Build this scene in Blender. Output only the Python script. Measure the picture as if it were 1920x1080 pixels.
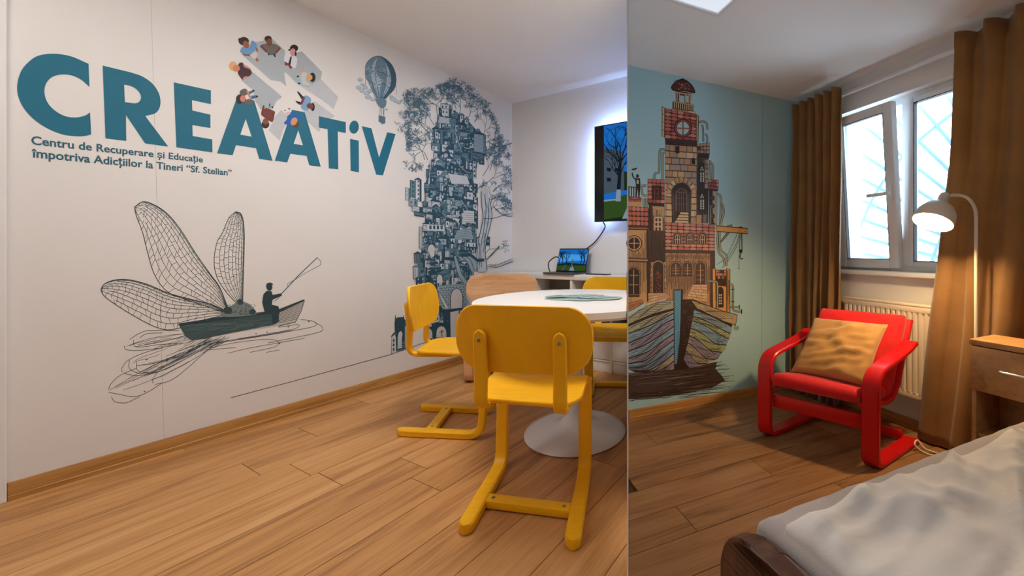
import bpy, bmesh, math, random
from mathutils import Vector, Matrix, noise
from mathutils.geometry import tessellate_polygon

scene = bpy.context.scene
for o in list(bpy.data.objects):
    bpy.data.objects.remove(o)
COL = scene.collection

# ------------------------------------------------------------------ camera
FPX, CXP, HYP, EYE = 722.0, 1177.0, 472.0, 1.0      # focal length and principal point on a 1920x1080 frame
cam_data = bpy.data.cameras.new('camera')
cam = bpy.data.objects.new('camera', cam_data)
COL.objects.link(cam)
cam.location = (0, 0, EYE)
cam.rotation_euler = (math.radians(90), 0, 0)
cam_data.sensor_fit = 'HORIZONTAL'
cam_data.sensor_width = 36.0
cam_data.lens = FPX / 1920 * 36.0
cam_data.shift_x = -(CXP - 960) / 1920
cam_data.shift_y = -(540 - HYP) / 1920
cam_data.clip_start = 0.02
scene.camera = cam

# ------------------------------------------------------------------ world, exposure
world = bpy.data.worlds.new('overcast_sky')
scene.world = world
world.use_nodes = True
bg = world.node_tree.nodes['Background']
bg.inputs['Color'].default_value = (0.74, 0.89, 1.0, 1)
bg.inputs['Strength'].default_value = 7.6
scene.view_settings.view_transform = 'Standard'
scene.view_settings.look = 'None'
scene.view_settings.gamma = 1.0
scene.view_settings.use_curve_mapping = False
scene.view_settings.exposure = 0.12

L_PANEL_W = 27.0       # ceiling panel of the meeting room
L_FILL_W = 11.0  # unseen panel added to the meeting room as general fill
R_PANEL_W = 0.24       # ceiling panel of the bedroom
LED_W = 160.0
BULB_W = 30.0
R_FILL_W = 7.0         # added fill lamp for the bedroom, out of view behind the camera

# ------------------------------------------------------------------ helpers
def lin(c):
    c = c / 255.0
    return c / 12.92 if c <= 0.04045 else ((c + 0.055) / 1.055) ** 2.4

def rgb(c):
    if isinstance(c, str):
        c = tuple(int(c[i:i + 2], 16) for i in (0, 2, 4))
    return (lin(c[0]), lin(c[1]), lin(c[2]), 1.0)

MATS = {}
def mat(name, color, rough=0.5, vary=0.06, scale=6.0, bump=0.0, bscale=60.0, spec=0.4, metal=0.0,
        stretch=(1, 1, 1), emit=None, estr=0.0, sheen=0.0, transl=0.0):
    if name in MATS:
        return MATS[name]
    m = bpy.data.materials.new(name)
    m.use_nodes = True
    nt = m.node_tree
    b = nt.nodes['Principled BSDF']
    b.inputs['Roughness'].default_value = rough
    b.inputs['Specular IOR Level'].default_value = spec
    b.inputs['Metallic'].default_value = metal
    tc = nt.nodes.new('ShaderNodeTexCoord')
    mp = nt.nodes.new('ShaderNodeMapping')
    mp.inputs['Scale'].default_value = stretch
    nt.links.new(tc.outputs['Object'], mp.inputs['Vector'])
    nz = nt.nodes.new('ShaderNodeTexNoise')
    nz.inputs['Scale'].default_value = scale
    nz.inputs['Detail'].default_value = 4
    nt.links.new(mp.outputs['Vector'], nz.inputs['Vector'])
    rp = nt.nodes.new('ShaderNodeValToRGB')
    c = rgb(color)
    rp.color_ramp.elements[0].position = 0.3
    rp.color_ramp.elements[1].position = 0.7
    rp.color_ramp.elements[0].color = tuple(max(0, v * (1 - vary)) for v in c[:3]) + (1,)
    rp.color_ramp.elements[1].color = tuple(min(1, v * (1 + vary)) for v in c[:3]) + (1,)
    nt.links.new(nz.outputs['Fac'], rp.inputs['Fac'])
    nt.links.new(rp.outputs['Color'], b.inputs['Base Color'])
    if bump:
        n2 = nt.nodes.new('ShaderNodeTexNoise')
        n2.inputs['Scale'].default_value = bscale
        n2.inputs['Detail'].default_value = 3
        nt.links.new(mp.outputs['Vector'], n2.inputs['Vector'])
        bp = nt.nodes.new('ShaderNodeBump')
        bp.inputs['Strength'].default_value = bump
        bp.inputs['Distance'].default_value = 0.004
        nt.links.new(n2.outputs['Fac'], bp.inputs['Height'])
        nt.links.new(bp.outputs['Normal'], b.inputs['Normal'])
    if emit:
        b.inputs['Emission Color'].default_value = rgb(emit)
        b.inputs['Emission Strength'].default_value = estr
    if sheen:
        b.inputs['Sheen Weight'].default_value = sheen
    if transl:
        out = nt.nodes['Material Output']
        tr = nt.nodes.new('ShaderNodeBsdfTranslucent')
        nt.links.new(rp.outputs['Color'], tr.inputs['Color'])
        mx = nt.nodes.new('ShaderNodeMixShader')
        mx.inputs['Fac'].default_value = transl
        nt.links.new(b.outputs[0], mx.inputs[1])
        nt.links.new(tr.outputs[0], mx.inputs[2])
        nt.links.new(mx.outputs[0], out.inputs['Surface'])
    MATS[name] = m
    return m

def wood(name, dark, mid, light, rough=0.45, gscale=(1.6, 16, 16), rand=0.35, bump=0.15):
    """plank grain running along the object's own x axis; tone differs from piece to piece"""
    if name in MATS:
        return MATS[name]
    m = bpy.data.materials.new(name)
    m.use_nodes = True
    nt = m.node_tree
    b = nt.nodes['Principled BSDF']
    b.inputs['Roughness'].default_value = rough
    b.inputs['Specular IOR Level'].default_value = 0.35
    tc = nt.nodes.new('ShaderNodeTexCoord')
    oi = nt.nodes.new('ShaderNodeObjectInfo')
    mul = nt.nodes.new('ShaderNodeMath'); mul.operation = 'MULTIPLY'; mul.inputs[1].default_value = 83.0
    nt.links.new(oi.outputs['Random'], mul.inputs[0])
    cmb = nt.nodes.new('ShaderNodeCombineXYZ')
    for i in range(3):
        nt.links.new(mul.outputs[0], cmb.inputs[i])
    add = nt.nodes.new('ShaderNodeVectorMath'); add.operation = 'ADD'
    nt.links.new(tc.outputs['Object'], add.inputs[0]); nt.links.new(cmb.outputs[0], add.inputs[1])
    mp = nt.nodes.new('ShaderNodeMapping'); mp.inputs['Scale'].default_value = gscale
    nt.links.new(add.outputs[0], mp.inputs['Vector'])
    n1 = nt.nodes.new('ShaderNodeTexNoise'); n1.inputs['Scale'].default_value = 1.0
    n1.inputs['Detail'].default_value = 6; n1.inputs['Roughness'].default_value = 0.6; n1.inputs['Distortion'].default_value = 0.8
    nt.links.new(mp.outputs['Vector'], n1.inputs['Vector'])
    mp2 = nt.nodes.new('ShaderNodeMapping'); mp2.inputs['Scale'].default_value = (gscale[0] * 2.5, gscale[1] * 7, gscale[2] * 7)
    nt.links.new(add.outputs[0], mp2.inputs['Vector'])
    n2 = nt.nodes.new('ShaderNodeTexNoise'); n2.inputs['Scale'].default_value = 1.0; n2.inputs['Detail'].default_value = 3
    nt.links.new(mp2.outputs['Vector'], n2.inputs['Vector'])
    mx = nt.nodes.new('ShaderNodeMath'); mx.operation = 'MULTIPLY_ADD'
    mx.inputs[1].default_value = 0.35
    nt.links.new(n2.outputs['Fac'], mx.inputs[0])
    sub = nt.nodes.new('ShaderNodeMath'); sub.operation = 'MULTIPLY_ADD'
    sub.inputs[1].default_value = 0.18 * rand; sub.inputs[2].default_value = -0.09 * rand - 0.175
    nt.links.new(oi.outputs['Random'], sub.inputs[0])
    s2 = nt.nodes.new('ShaderNodeMath'); s2.operation = 'ADD'
    nt.links.new(n1.outputs['Fac'], s2.inputs[0]); nt.links.new(sub.outputs[0], s2.inputs[1])
    nt.links.new(s2.outputs[0], mx.inputs[2])
    rp = nt.nodes.new('ShaderNodeValToRGB')
    rp.color_ramp.elements[0].position = 0.28; rp.color_ramp.elements[0].color = rgb(dark)
    rp.color_ramp.elements[1].position = 0.72; rp.color_ramp.elements[1].color = rgb(light)
    e = rp.color_ramp.elements.new(0.47); e.color = rgb(mid)
    nt.links.new(mx.outputs[0], rp.inputs['Fac'])
    nt.links.new(rp.outputs['Color'], b.inputs['Base Color'])
    if bump:
        bp = nt.nodes.new('ShaderNodeBump'); bp.inputs['Strength'].default_value = bump; bp.inputs['Distance'].default_value = 0.002
        nt.links.new(n2.outputs['Fac'], bp.inputs['Height']); nt.links.new(bp.outputs['Normal'], b.inputs['Normal'])
    MATS[name] = m
    return m

def emitter(name, color, strength):
    if name in MATS:
        return MATS[name]
    m = bpy.data.materials.new(name); m.use_nodes = True
    nt = m.node_tree
    nt.nodes.remove(nt.nodes['Principled BSDF'])
    e = nt.nodes.new('ShaderNodeEmission')
    e.inputs['Color'].default_value = rgb(color); e.inputs['Strength'].default_value = strength
    nt.links.new(e.outputs[0], nt.nodes['Material Output'].inputs['Surface'])
    MATS[name] = m
    return m

def V(*a):
    return Vector(a)

def root(name, loc, label=None, cat=None, group=None, kind=None):
    o = bpy.data.objects.new(name, None)
    COL.objects.link(o)
    o.location = loc
    o.empty_display_size = 0.05
    props(o, label, cat, group, kind)
    return o

def props(o, label=None, cat=None, group=None, kind=None):
    if label: o['label'] = label
    if cat: o['category'] = cat
    if group: o['group'] = group
    if kind: o['kind'] = kind
    return o

def wloc(o):
    v = Vector(o.location)
    while o.parent:
        o = o.parent
        v += Vector(o.location)
    return v

def obj(name, bm, mats, parent=None, origin=None, rotz=0.0, smooth=None, **kw):
    """bm holds world coordinates; the object gets its own origin and heading. Parents are never rotated."""
    if not isinstance(mats, (list, tuple)):
        mats = [mats]
    if origin is None:
        if parent is not None:
            origin = wloc(parent)
        elif bm.verts:
            xs = [v.co.x for v in bm.verts]; ys = [v.co.y for v in bm.verts]; zs = [v.co.z for v in bm.verts]
            origin = V((min(xs) + max(xs)) / 2, (min(ys) + max(ys)) / 2, min(zs))
        else:
            origin = V(0, 0, 0)
    origin = Vector(origin)
    M = Matrix.Translation(origin) @ Matrix.Rotation(rotz, 4, 'Z')
    bm.transform(M.inverted())
    bmesh.ops.recalc_face_normals(bm, faces=bm.faces) if kw.pop('recalc', True) else None
    me = bpy.data.meshes.new(name)
    bm.to_mesh(me); bm.free()
    for m in mats:
        me.materials.append(m)
    if smooth:
        me.polygons.foreach_set('use_smooth', [True] * len(me.polygons))
        me.set_sharp_from_angle(angle=math.radians(smooth))
    o = bpy.data.objects.new(name, me)
    COL.objects.link(o)
    if parent is not None:
        o.parent = parent
        o.location = origin - wloc(parent)
    else:
        o.location = origin
    o.rotation_euler = (0, 0, rotz)
    props(o, **kw)
    return o

IDENT = lambda x, y, z: V(x, y, z)

def frame(origin, ux, uy, uz=(0, 0, 1)):
    origin = Vector(origin); ux = Vector(ux); uy = Vector(uy); uz = Vector(uz)
    if len(ux) == 2: ux = V(ux.x, ux.y, 0)
    return lambda x, y, z: origin + ux * x + uy * y + uz * z

def box(bm, m, x0, x1, y0, y1, z0, z1, bev=0.0, mi=0, seg=2):
    vs = [bm.verts.new(m(x, y, z)) for z in (z0, z1) for y in (y0, y1) for x in (x0, x1)]
    fs = []
    for q in ((0, 2, 3, 1), (4, 5, 7, 6), (0, 1, 5, 4), (2, 6, 7, 3), (0, 4, 6, 2), (1, 3, 7, 5)):
        f = bm.faces.new([vs[i] for i in q]); f.material_index = mi; fs.append(f)
    if bev:
        es = list({e for f in fs for e in f.edges})
        bmesh.ops.bevel(bm, geom=es, offset=bev, segments=seg, profile=0.5, affect='EDGES', clamp_overlap=True)
    return fs

def prism(bm, pts, m, z0, z1, mi=0):
    """closed 2D outline (x,y) extruded from z0 to z1"""
    n = len(pts)
    a = [bm.verts.new(m(p[0], p[1], z0)) for p in pts]
    b = [bm.verts.new(m(p[0], p[1], z1)) for p in pts]
    for t in tessellate_polygon([[V(p[0], p[1], 0) for p in pts]]):
        for L, rev in ((a, True), (b, False)):
            q = [L[i] for i in t]
            try: bm.faces.new(q[::-1] if rev else q).material_index = mi
            except ValueError: pass
    for i in range(n):
        j = (i + 1) % n
        bm.faces.new((a[i], a[j], b[j], b[i])).material_index = mi

def tube(bm, path, r, n=10, cap=True, mi=0):
    path = [Vector(p) for p in path]
    rings = []
    up = V(0, 0, 1)
    prev = None
    for i, p in enumerate(path):
        d = (path[min(i + 1, len(path) - 1)] - path[max(i - 1, 0)]).normalized()
        if prev is None:
            s = d.cross(up)
            if s.length < 1e-3: s = d.cross(V(1, 0, 0))
            s.normalize()
        else:
            s = (prev - d * prev.dot(d)).normalized()
        prev = s
        t = d.cross(s)
        rr = r[i] if isinstance(r, (list, tuple)) else r
        rings.append([bm.verts.new(p + (s * math.cos(k * 2 * math.pi / n) + t * math.sin(k * 2 * math.pi / n)) * rr) for k in range(n)])
    for a, b in zip(rings, rings[1:]):
        for k in range(n):
            bm.faces.new((a[k], a[(k + 1) % n], b[(k + 1) % n], b[k])).material_index = mi
    if cap:
        bm.faces.new(rings[0][::-1]).material_index = mi
        bm.faces.new(rings[-1]).material_index = mi

def lathe(bm, prof, origin, axis=(0, 0, 1), n=40, mi=0, close=False):
    """prof = (radius, height) pairs turned about axis"""
    origin = Vector(origin); ax = Vector(axis).normalized()
    s = ax.cross(V(0, 1, 0))
    if s.length < 1e-3: s = ax.cross(V(1, 0, 0))
    s.normalize(); t = ax.cross(s)
    rings = []
    for r, h in prof:
        if r < 1e-6:
            rings.append([bm.verts.new(origin + ax * h)] * n)
        else:
            rings.append([bm.verts.new(origin + ax * h + (s * math.cos(k * 2 * math.pi / n) + t * math.sin(k * 2 * math.pi / n)) * r) for k in range(n)])
    pairs = list(zip(rings, rings[1:]))
    if close: pairs.append((rings[-1], rings[0]))
    for a, b in pairs:
        for k in range(n):
            q = []
            for v in (a[k], a[(k + 1) % n], b[(k + 1) % n], b[k]):
                if v not in q: q.append(v)
            if len(q) > 2:
                try: bm.faces.new(q).material_index = mi
                except ValueError: pass

def fillet(pts, r, seg=6):
    out = [Vector(pts[0])]
    for i in range(1, len(pts) - 1):
        p = Vector(pts[i]); a = Vector(pts[i - 1]) - p; b = Vector(pts[i + 1]) - p
        rr = r[i] if isinstance(r, (list, tuple)) else r
        d = min(rr, a.length * 0.49, b.length * 0.49)
        a.normalize(); b.normalize()
        p0 = p + a * d; p1 = p + b * d
        for k in range(seg + 1):
            t = k / seg
            out.append(p0 * (1 - t) ** 2 + p * 2 * t * (1 - t) + p1 * t * t)
    out.append(Vector(pts[-1]))
    return out

def spline(pts, per=8, closed=False):
    P = [Vector(p) for p in pts]
    n = len(P); out = []
    rng = range(n if closed else n - 1)
    for i in rng:
        if closed:
            p0, p1, p2, p3 = P[(i - 1) % n], P[i], P[(i + 1) % n], P[(i + 2) % n]
        else:
            p1, p2 = P[i], P[i + 1]
            p0 = P[i - 1] if i > 0 else p1 * 2 - p2
            p3 = P[i + 2] if i + 2 < n else p2 * 2 - p1
        for k in range(per):
            t = k / per
            out.append(0.5 * ((2 * p1) + (p2 - p0) * t + (2 * p0 - 5 * p1 + 4 * p2 - p3) * t * t + (3 * p1 - p0 - 3 * p2 + p3) * t ** 3))
    if not closed: out.append(P[-1])
    return out

def strip(bm, path, x0, x1, th, m, e=0.004, mi=0, round_start=0.0, round_end=0.0):
    """bent-wood strip: path of (y,z) points, width x0..x1, thickness th, chamfered edges; ends may be rounded in plan"""
    path = [Vector((p[0], p[1])) for p in path]
    if round_start or round_end:
        # sample closely near rounded ends
        def dense(pp, rr):
            d = (pp[1] - pp[0]); L = d.length; d.normalize()
            rr = min(rr, L * 0.95)
            return [pp[0] + d * rr * q for q in (0, .06, .18, .36, .6, 1.0)] + pp[1:]
        if round_start: path = dense(path, round_start)
        if round_end: path = dense(path[::-1], round_end)[::-1]
    rings = []
    acc = [0.0]
    for a, b in zip(path, path[1:]): acc.append(acc[-1] + (b - a).length)
    tot = acc[-1]; cx = (x0 + x1) / 2; hw = (x1 - x0) / 2
    for i, p in enumerate(path):
        d = (path[min(i + 1, len(path) - 1)] - path[max(i - 1, 0)]).normalized()
        nrm = Vector((-d.y, d.x))
        w = hw
        if round_start and acc[i] < round_start:
            w = max(0.12 * hw, hw * math.sqrt(max(0, 1 - ((round_start - acc[i]) / round_start) ** 2)))
        if round_end and tot - acc[i] < round_end:
            w = max(0.12 * hw, hw * math.sqrt(max(0, 1 - ((round_end - (tot - acc[i])) / round_end) ** 2)))
        ee = min(e, w * 0.5)
        sec = [(cx - w + ee, -th / 2), (cx + w - ee, -th / 2), (cx + w, -th / 2 + e), (cx + w, th / 2 - e),
               (cx + w - ee, th / 2), (cx - w + ee, th / 2), (cx - w, th / 2 - e), (cx - w, -th / 2 + e)]
        rings.append([bm.verts.new(m(x, p.x + nrm.x * h, p.y + nrm.y * h)) for x, h in sec])
    n = 8
    for a, b in zip(rings, rings[1:]):
        for k in range(n):
            bm.faces.new((a[k], a[(k + 1) % n], b[(k + 1) % n], b[k])).material_index = mi
    bm.faces.new(rings[0][::-1]).material_index = mi
    bm.faces.new(rings[-1]).material_index = mi

def shell(bm, outline, m, surf, th, mi=0, rings=(1.0, 0.985, 0.94, 0.8, 0.6, 0.4, 0.2)):
    """curved plate: star-shaped outline in (x,w); surf(x,w)->offset of the mid surface; m(x, off, w) -> world"""
    cx = sum(p[0] for p in outline) / len(outline); cw = sum(p[1] for p in outline) / len(outline)
    n = len(outline)
    def ring(s, h):
        r = []
        for p in outline:
            x = cx + (p[0] - cx) * s; w = cw + (p[1] - cw) * s
            r.append(bm.verts.new(m(x, surf(x, w) + h, w)))
        return r
    rows = []
    for s in reversed(rings): rows.append(ring(s, th / 2 * (0.45 if s == 1.0 else 1)))
    for s in rings: rows.append(ring(s, -th / 2 * (0.45 if s == 1.0 else 1)))
    for a, b in zip(rows, rows[1:]):
        for k in range(n):
            bm.faces.new((a[k], a[(k + 1) % n], b[(k + 1) % n], b[k])).material_index = mi
    for r, h in ((rows[0], th / 2), (rows[-1], -th / 2)):
        c = bm.verts.new(m(cx, surf(cx, cw) + h, cw))
        for k in range(n):
            bm.faces.new((r[k], r[(k + 1) % n], c)).material_index = mi

def rrect(x0, x1, y0, y1, r, seg=8):
    out = []
    if not isinstance(r, (list, tuple)): r = [r] * 4
    for (cx, cy, a0, rr) in ((x1 - r[0], y1 - r[0], 0, r[0]), (x0 + r[1], y1 - r[1], 90, r[1]), (x0 + r[2], y0 + r[2], 180, r[2]), (x1 - r[3], y0 + r[3], 270, r[3])):
        for k in range(seg + 1):
            a = math.radians(a0 + 90 * k / seg)
            out.append((cx + rr * math.cos(a), cy + rr * math.sin(a)))
    return out

def clip_convex(poly, clip):
    """Sutherland-Hodgman, clip polygon counter-clockwise"""
    out = poly
    for i in range(len(clip)):
        a, b = clip[i], clip[(i + 1) % len(clip)]
        side = lambda p: (b[0] - a[0]) * (p[1] - a[1]) - (b[1] - a[1]) * (p[0] - a[0])
        res = []
        for j in range(len(out)):
            p, q = out[j], out[(j + 1) % len(out)]
            sp, sq = side(p), side(q)
            if sp >= 0: res.append(p)
            if (sp >= 0) != (sq >= 0):
                t = sp / (sp - sq)
                res.append((p[0] + (q[0] - p[0]) * t, p[1] + (q[1] - p[1]) * t))
        out = res
        if not out: return []
    return out

# ------------------------------------------------------------------ plan of the place (metres)
LD = V(0.4644, 0.8856, 0)          # along the meeting room's picture wall, away from the camera
LN = V(0.8856, -0.4644, 0)         # from that wall into the room; also along its far wall
LC = V(-1.203, 4.004, 0)           # far corner of the meeting room
L_CEIL = 2.54
RE = V(0.9108, 0.4129, 0)          # along the bedroom's picture wall, to the right
RP = V(0.4129, -0.9108, 0)         # along the window wall, towards the camera
RC = V(1.285, 2.872, 0)            # far corner of the bedroom
R_CEIL = 2.11
BACK_Y = -1.8
PX = 0.002                         # half thickness of the thin partition
PS = V(0, 2.289, 0)                # where the partition meets the bedroom's picture wall

def wall_hit(px, py, p0, n):
    d = V((px - CXP) / FPX, 1.0, (HYP - py) / FPX)
    o = V(0, 0, EYE)
    t = (Vector(p0) - o).dot(n) / d.dot(n)
    return o + d * t

# materials of the setting
M_WALL = mat('white_wallpaper', (232, 228, 223), 0.6, 0.015, 3, bump=0.03, bscale=120)
M_WALL2 = mat('white_paint', (234, 232, 230), 0.65, 0.015, 3, bump=0.03, bscale=150)
M_CEIL = mat('ceiling_paint', (244, 240, 235), 0.8, 0.02, 2)
M_BLUE = mat('pale_blue_wallpaper', (172, 212, 220), 0.6, 0.03, 1.5, bump=0.02, bscale=120)
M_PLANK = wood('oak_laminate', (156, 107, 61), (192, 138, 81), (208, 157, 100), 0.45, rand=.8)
M_PLANK_DIM = wood('oak_laminate_dimmed', (106, 72, 46), (145, 104, 68), (163, 123, 86), 0.45, rand=.8)  # same oak, with the bedroom's dimmer light put into a darker colour
M_BASE = wood('oak_skirting', (138, 92, 40), (178, 126, 62), (196, 146, 80), 0.45, rand=0.1)
M_SUB = mat('floor_underlay', (70, 48, 30), 0.9)

Lx = lambda d, s, z: LC - LD * d + LN * s + V(0, 0, z)      # d: distance from the corner along the picture wall, s: out of it
Bx = lambda a, s, z: LC + LN * a - LD * s + V(0, 0, z)      # a: along the far wall from the corner, s: out of it
Mx = lambda a, s, z: RC - RE * a + RP * s + V(0, 0, z)      # bedroom picture wall: a from the corner to the left, s out of it
Wx = lambda a, s, z: RC + RP * a - RE * s + V(0, 0, z)      # window wall: a from the corner towards the camera, s out of it

LLEN = (LC.y - BACK_Y) / LD.y
WLEN = (RC.y - BACK_Y) / 0.9108
BLEN = 2.312 / 0.8856 * 1.0

# --- floors
def floor_slab(name, poly, z0, z1):
    bm = bmesh.new()
    prism(bm, poly, IDENT, z0, z1)
    return bm
l_poly = [(LC.x, LC.y), (LC.x - LD.x * LLEN, BACK_Y), (-PX, BACK_Y), (-PX, 2.289), (-PX, 3.373)]
pocket = [(-PX, 2.36), (1.05, 2.83), (1.109, 2.84), (-PX, 3.373)]
r_poly = [(PX, 2.289), (PX, BACK_Y), (RC.x + RP.x * WLEN, BACK_Y), (RC.x, RC.y)]
bm = floor_slab('floor', l_poly, -0.06, -0.008); prism(bm, pocket, IDENT, -0.06, -0.0005)
floor_l = obj('floor_left', bm, M_SUB, origin=(0, 0, -0.06), kind='structure', label='oak laminate floor of the meeting room')
bm = floor_slab('floor', r_poly, -0.06, -0.008)
floor_r = obj('floor_right', bm, M_SUB, origin=(0, 0, -0.06), kind='structure', label='oak laminate floor of the bedroom')

def planks(parent, clip, heading, width, length, seed, near, ymin, wood_mat):
    """boards laid in rows; the rows nearest the view are single boards, what lies behind the camera is joined"""
    rnd = random.Random(seed)
    ca, sa = math.cos(heading), math.sin(heading)
    rest = bmesh.new()
    R = 7.0
    rows = int(2 * R / width)
    for r in range(rows):
        y0 = -R + r * width + near
        x = -R + rnd.random() * length
        while x < R:
            g = 0.0014
            q = [(x + g, y0 + g), (x + length - g, y0 + g), (x + length - g, y0 + width - g), (x + g, y0 + width - g)]
            wq = [(p[0] * ca - p[1] * sa, p[0] * sa + p[1] * ca) for p in q]
            c = clip_convex(wq, clip)
            x += length
            if len(c) < 3: continue
            area = abs(sum(c[i][0] * c[(i + 1) % len(c)][1] - c[(i + 1) % len(c)][0] * c[i][1] for i in range(len(c)))) / 2
            if area < 0.002: continue
            if max(p[1] for p in c) < ymin:
                prism(rest, c, IDENT, -0.009, 0.0)
                continue
            bm = bmesh.new()
            prism(bm, c, IDENT, -0.009, 0.0)
            es = [e for e in bm.edges if all(v.co.z > -0.001 for v in e.verts) and len(e.link_faces) == 2 and abs(e.link_faces[0].normal.z - e.link_faces[1].normal.z) > .1]
            obj('plank', bm, wood_mat, parent, origin=(c[0][0], c[0][1], 0), rotz=heading)
    if rest.verts:
        obj('plank_field', rest, wood_mat, parent, origin=(0, 0, 0), rotz=heading, kind='stuff')
    else:
        rest.free()
planks(floor_l, l_poly, math.atan2(LD.y, LD.x), 0.205, 1.28, 5, 0.03, 0.95, M_PLANK)
planks(floor_r, r_poly, math.atan2(RE.y, RE.x), 0.15, 1.2, 9, 0.05, 0.95, M_PLANK_DIM)

# --- walls of the meeting room
bm = bmesh.new(); box(bm, Lx, -0.1, LLEN + 0.1, -0.12, 0.0, -0.06, L_CEIL)
wall_l = obj('wall_left', bm, M_WALL, origin=Lx(0, 0, 0), kind='structure', label='long white papered wall with the printed lettering and drawings')
bm = bmesh.new(); box(bm, Bx, 0.0, 2.50, -0.12, 0.0, -0.06, L_CEIL)
wall_b = obj('wall_back', bm, M_WALL2, origin=Bx(0, 0, 0), kind='structure', label='plain white far wall behind the television')
bm = bmesh.new()
prism(bm, [(LC.x - .1, LC.y + .2), (LC.x - LD.x * LLEN - .2, BACK_Y - .1), (0, BACK_Y - .1), (0, 2.35), (1.2, 2.9), (1.2, 3.2)], IDENT, L_CEIL, L_CEIL + 0.08)
obj('ceiling_left', bm, M_CEIL, origin=(0, 0, L_CEIL), kind='structure', label='plain ceiling of the meeting room')
# --- thin partition between the two rooms
bm = bmesh.new(); box(bm, IDENT, -PX, PX, 1.15, 2.36, -0.06, L_CEIL)
obj('wall_partition', bm, mat('partition_white', (245, 245, 243), 0.5, 0.01), origin=(0, 1.15, 0), kind='structure', label='thin white partition between the two rooms')
bm = bmesh.new(); box(bm, IDENT, -0.004, 0.004, BACK_Y, 1.15, R_CEIL, L_CEIL)
obj('wall_header', bm, M_WALL2, kind='structure', label='white header between the two ceilings')
# --- walls of the bedroom
MLEN = (RC - PS).dot(RE)
bm = bmesh.new()
q0 = Mx(-0.02, 0, 0); q1 = Mx(-0.02, -0.055, 0)
prism(bm, [(PX, PS.y + PX * .45), (q0.x, q0.y), (q1.x, q1.y), (PX, PS.y + PX * .45 + .0604)], IDENT, -0.06, L_CEIL)
wall_m = obj('wall_far', bm, M_BLUE, origin=Mx(0, 0, 0), kind='structure', label='pale blue bedroom wall with the printed castle boat')
# window wall with its opening
WA0, WA1, WZ0, WZ1, WT = 0.29, 1.30, 0.885, 1.915, 0.26
bm = bmesh.new()
def wbox(a0, a1, z0, z1, s0=-WT, s1=0.0): box(bm, Wx, a0, a1, s0, s1, z0, z1)
wbox(-0.05, WA0, -0.06, R_CEIL); wbox(WA1, WLEN + 0.1, -0.06, R_CEIL)
wbox(WA0, WA1, -0.06, WZ0); wbox(WA0, WA1, WZ1, R_CEIL)
wall_w = obj('wall_window', bm, M_WALL2, origin=Wx(0, 0, 0), kind='structure', label='white bedroom wall around the window')
bm = bmesh.new()
prism(bm, [(0, 2.289), (0, BACK_Y - .1), (RC.x + RP.x * WLEN + .3, BACK_Y - .1), (RC.x + .3, RC.y + .1), (RC.x, RC.y)], IDENT, R_CEIL, R_CEIL + 0.06)
obj('ceiling_right', bm, mat('bedroom_ceiling_paint', (244, 244, 243), 0.8, 0.02, 2), origin=(0, 0, R_CEIL), kind='structure', label='plain ceiling of the bedroom')
# --- wall behind the camera
bm = bmesh.new(); box(bm, IDENT, -4.6, 3.8, BACK_Y - 0.12, BACK_Y, -0.06, L_CEIL + .08)
obj('wall_rear', bm, M_WALL2, kind='structure', label='white wall behind the viewer')

# --- skirting boards
def skirting(name, m, a0, a1, h, t, label):
    bm = bmesh.new()
    pts = [(0, 0), (t, 0), (t, h * 0.25), (t * 0.8, h * 0.3), (t * 0.8, h * .85), (t * 0.45, h), (0, h)]
    n = len(pts)
    A = [bm.verts.new(m(a0, p[0], p[1])) for p in pts]; B = [bm.verts.new(m(a1, p[0], p[1])) for p in pts]
    for i in range(n):
        j = (i + 1) % n; bm.faces.new((A[i], A[j], B[j], B[i]))
    bm.faces.new(A[::-1]); bm.faces.new(B)
    d = m(a1, 0, 0) - m(a0, 0, 0)
    return obj(name, bm, M_BASE, origin=m(a0, 0, 0), rotz=math.atan2(d.y, d.x), kind='structure', label=label, smooth=30)
skirting('baseboard_left', Lx, 0.0, 2.775, 0.072, 0.016, 'oak skirting board along the printed white wall')
skirting('baseboard_back', Bx, 0.02, 2.2, 0.07, 0.014, 'oak skirting board under the far wall')
skirting('baseboard_far', Mx, 0.016, MLEN - .004, 0.058, 0.014, 'oak skirting board along the blue printed wall')
skirting('baseboard_window', Wx, 0.0, WLEN, 0.06, 0.014, 'skirting board under the bedroom window')
# pale door casing at the left edge of the view
bm = bmesh.new(); box(bm, Lx, 2.777, 2.87, 0.0, 0.02, 0, 2.1, bev=.004)
obj('trim_1', bm, M_WALL2, origin=Lx(2.82, 0, 0), kind='structure', label='white door casing on the printed wall')

# ------------------------------------------------------------------ ceiling lights
def ceiling_panel(name, c, ux, uy, half, z, watt, color, label):
    r = root(name, (c[0], c[1], z), label, 'ceiling light')
    m = frame((c[0], c[1], z), ux, uy)
    bm = bmesh.new()
    for (x0, x1, y0, y1) in ((-half, half, -half, -half + .018), (-half, half, half - .018, half), (-half, -half + .018, -half + .018, half - .018), (half - .018, half, -half + .018, half - .018)):
        box(bm, m, x0, x1, y0, y1, -0.022, 0.0, bev=.002)
    obj('frame', bm, mat('lamp_frame_white', (235, 235, 235), 0.4, 0.01), r)
    bm = bmesh.new(); box(bm, m, -half + .018, half - .018, -half + .018, half - .018, -0.014, -0.004)
    area = (2 * half - .036) ** 2
    obj('diffuser', bm, emitter(name + '_glow_%d' % round(watt * 100), color, watt / (math.pi * area)), r)
    return r
ceiling_panel('ceiling_light_panel', (-0.72, 1.80), LN, LD, 0.30, L_CEIL, L_PANEL_W, (251, 247, 244), 'square ceiling light panel above the white table')
ceiling_panel('ceiling_light_panel', (-1.95, 0.75), LN, LD, 0.30, L_CEIL, L_FILL_W, (251, 247, 244), 'added square fill panel, unseen at the rear of the meeting room')
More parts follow.
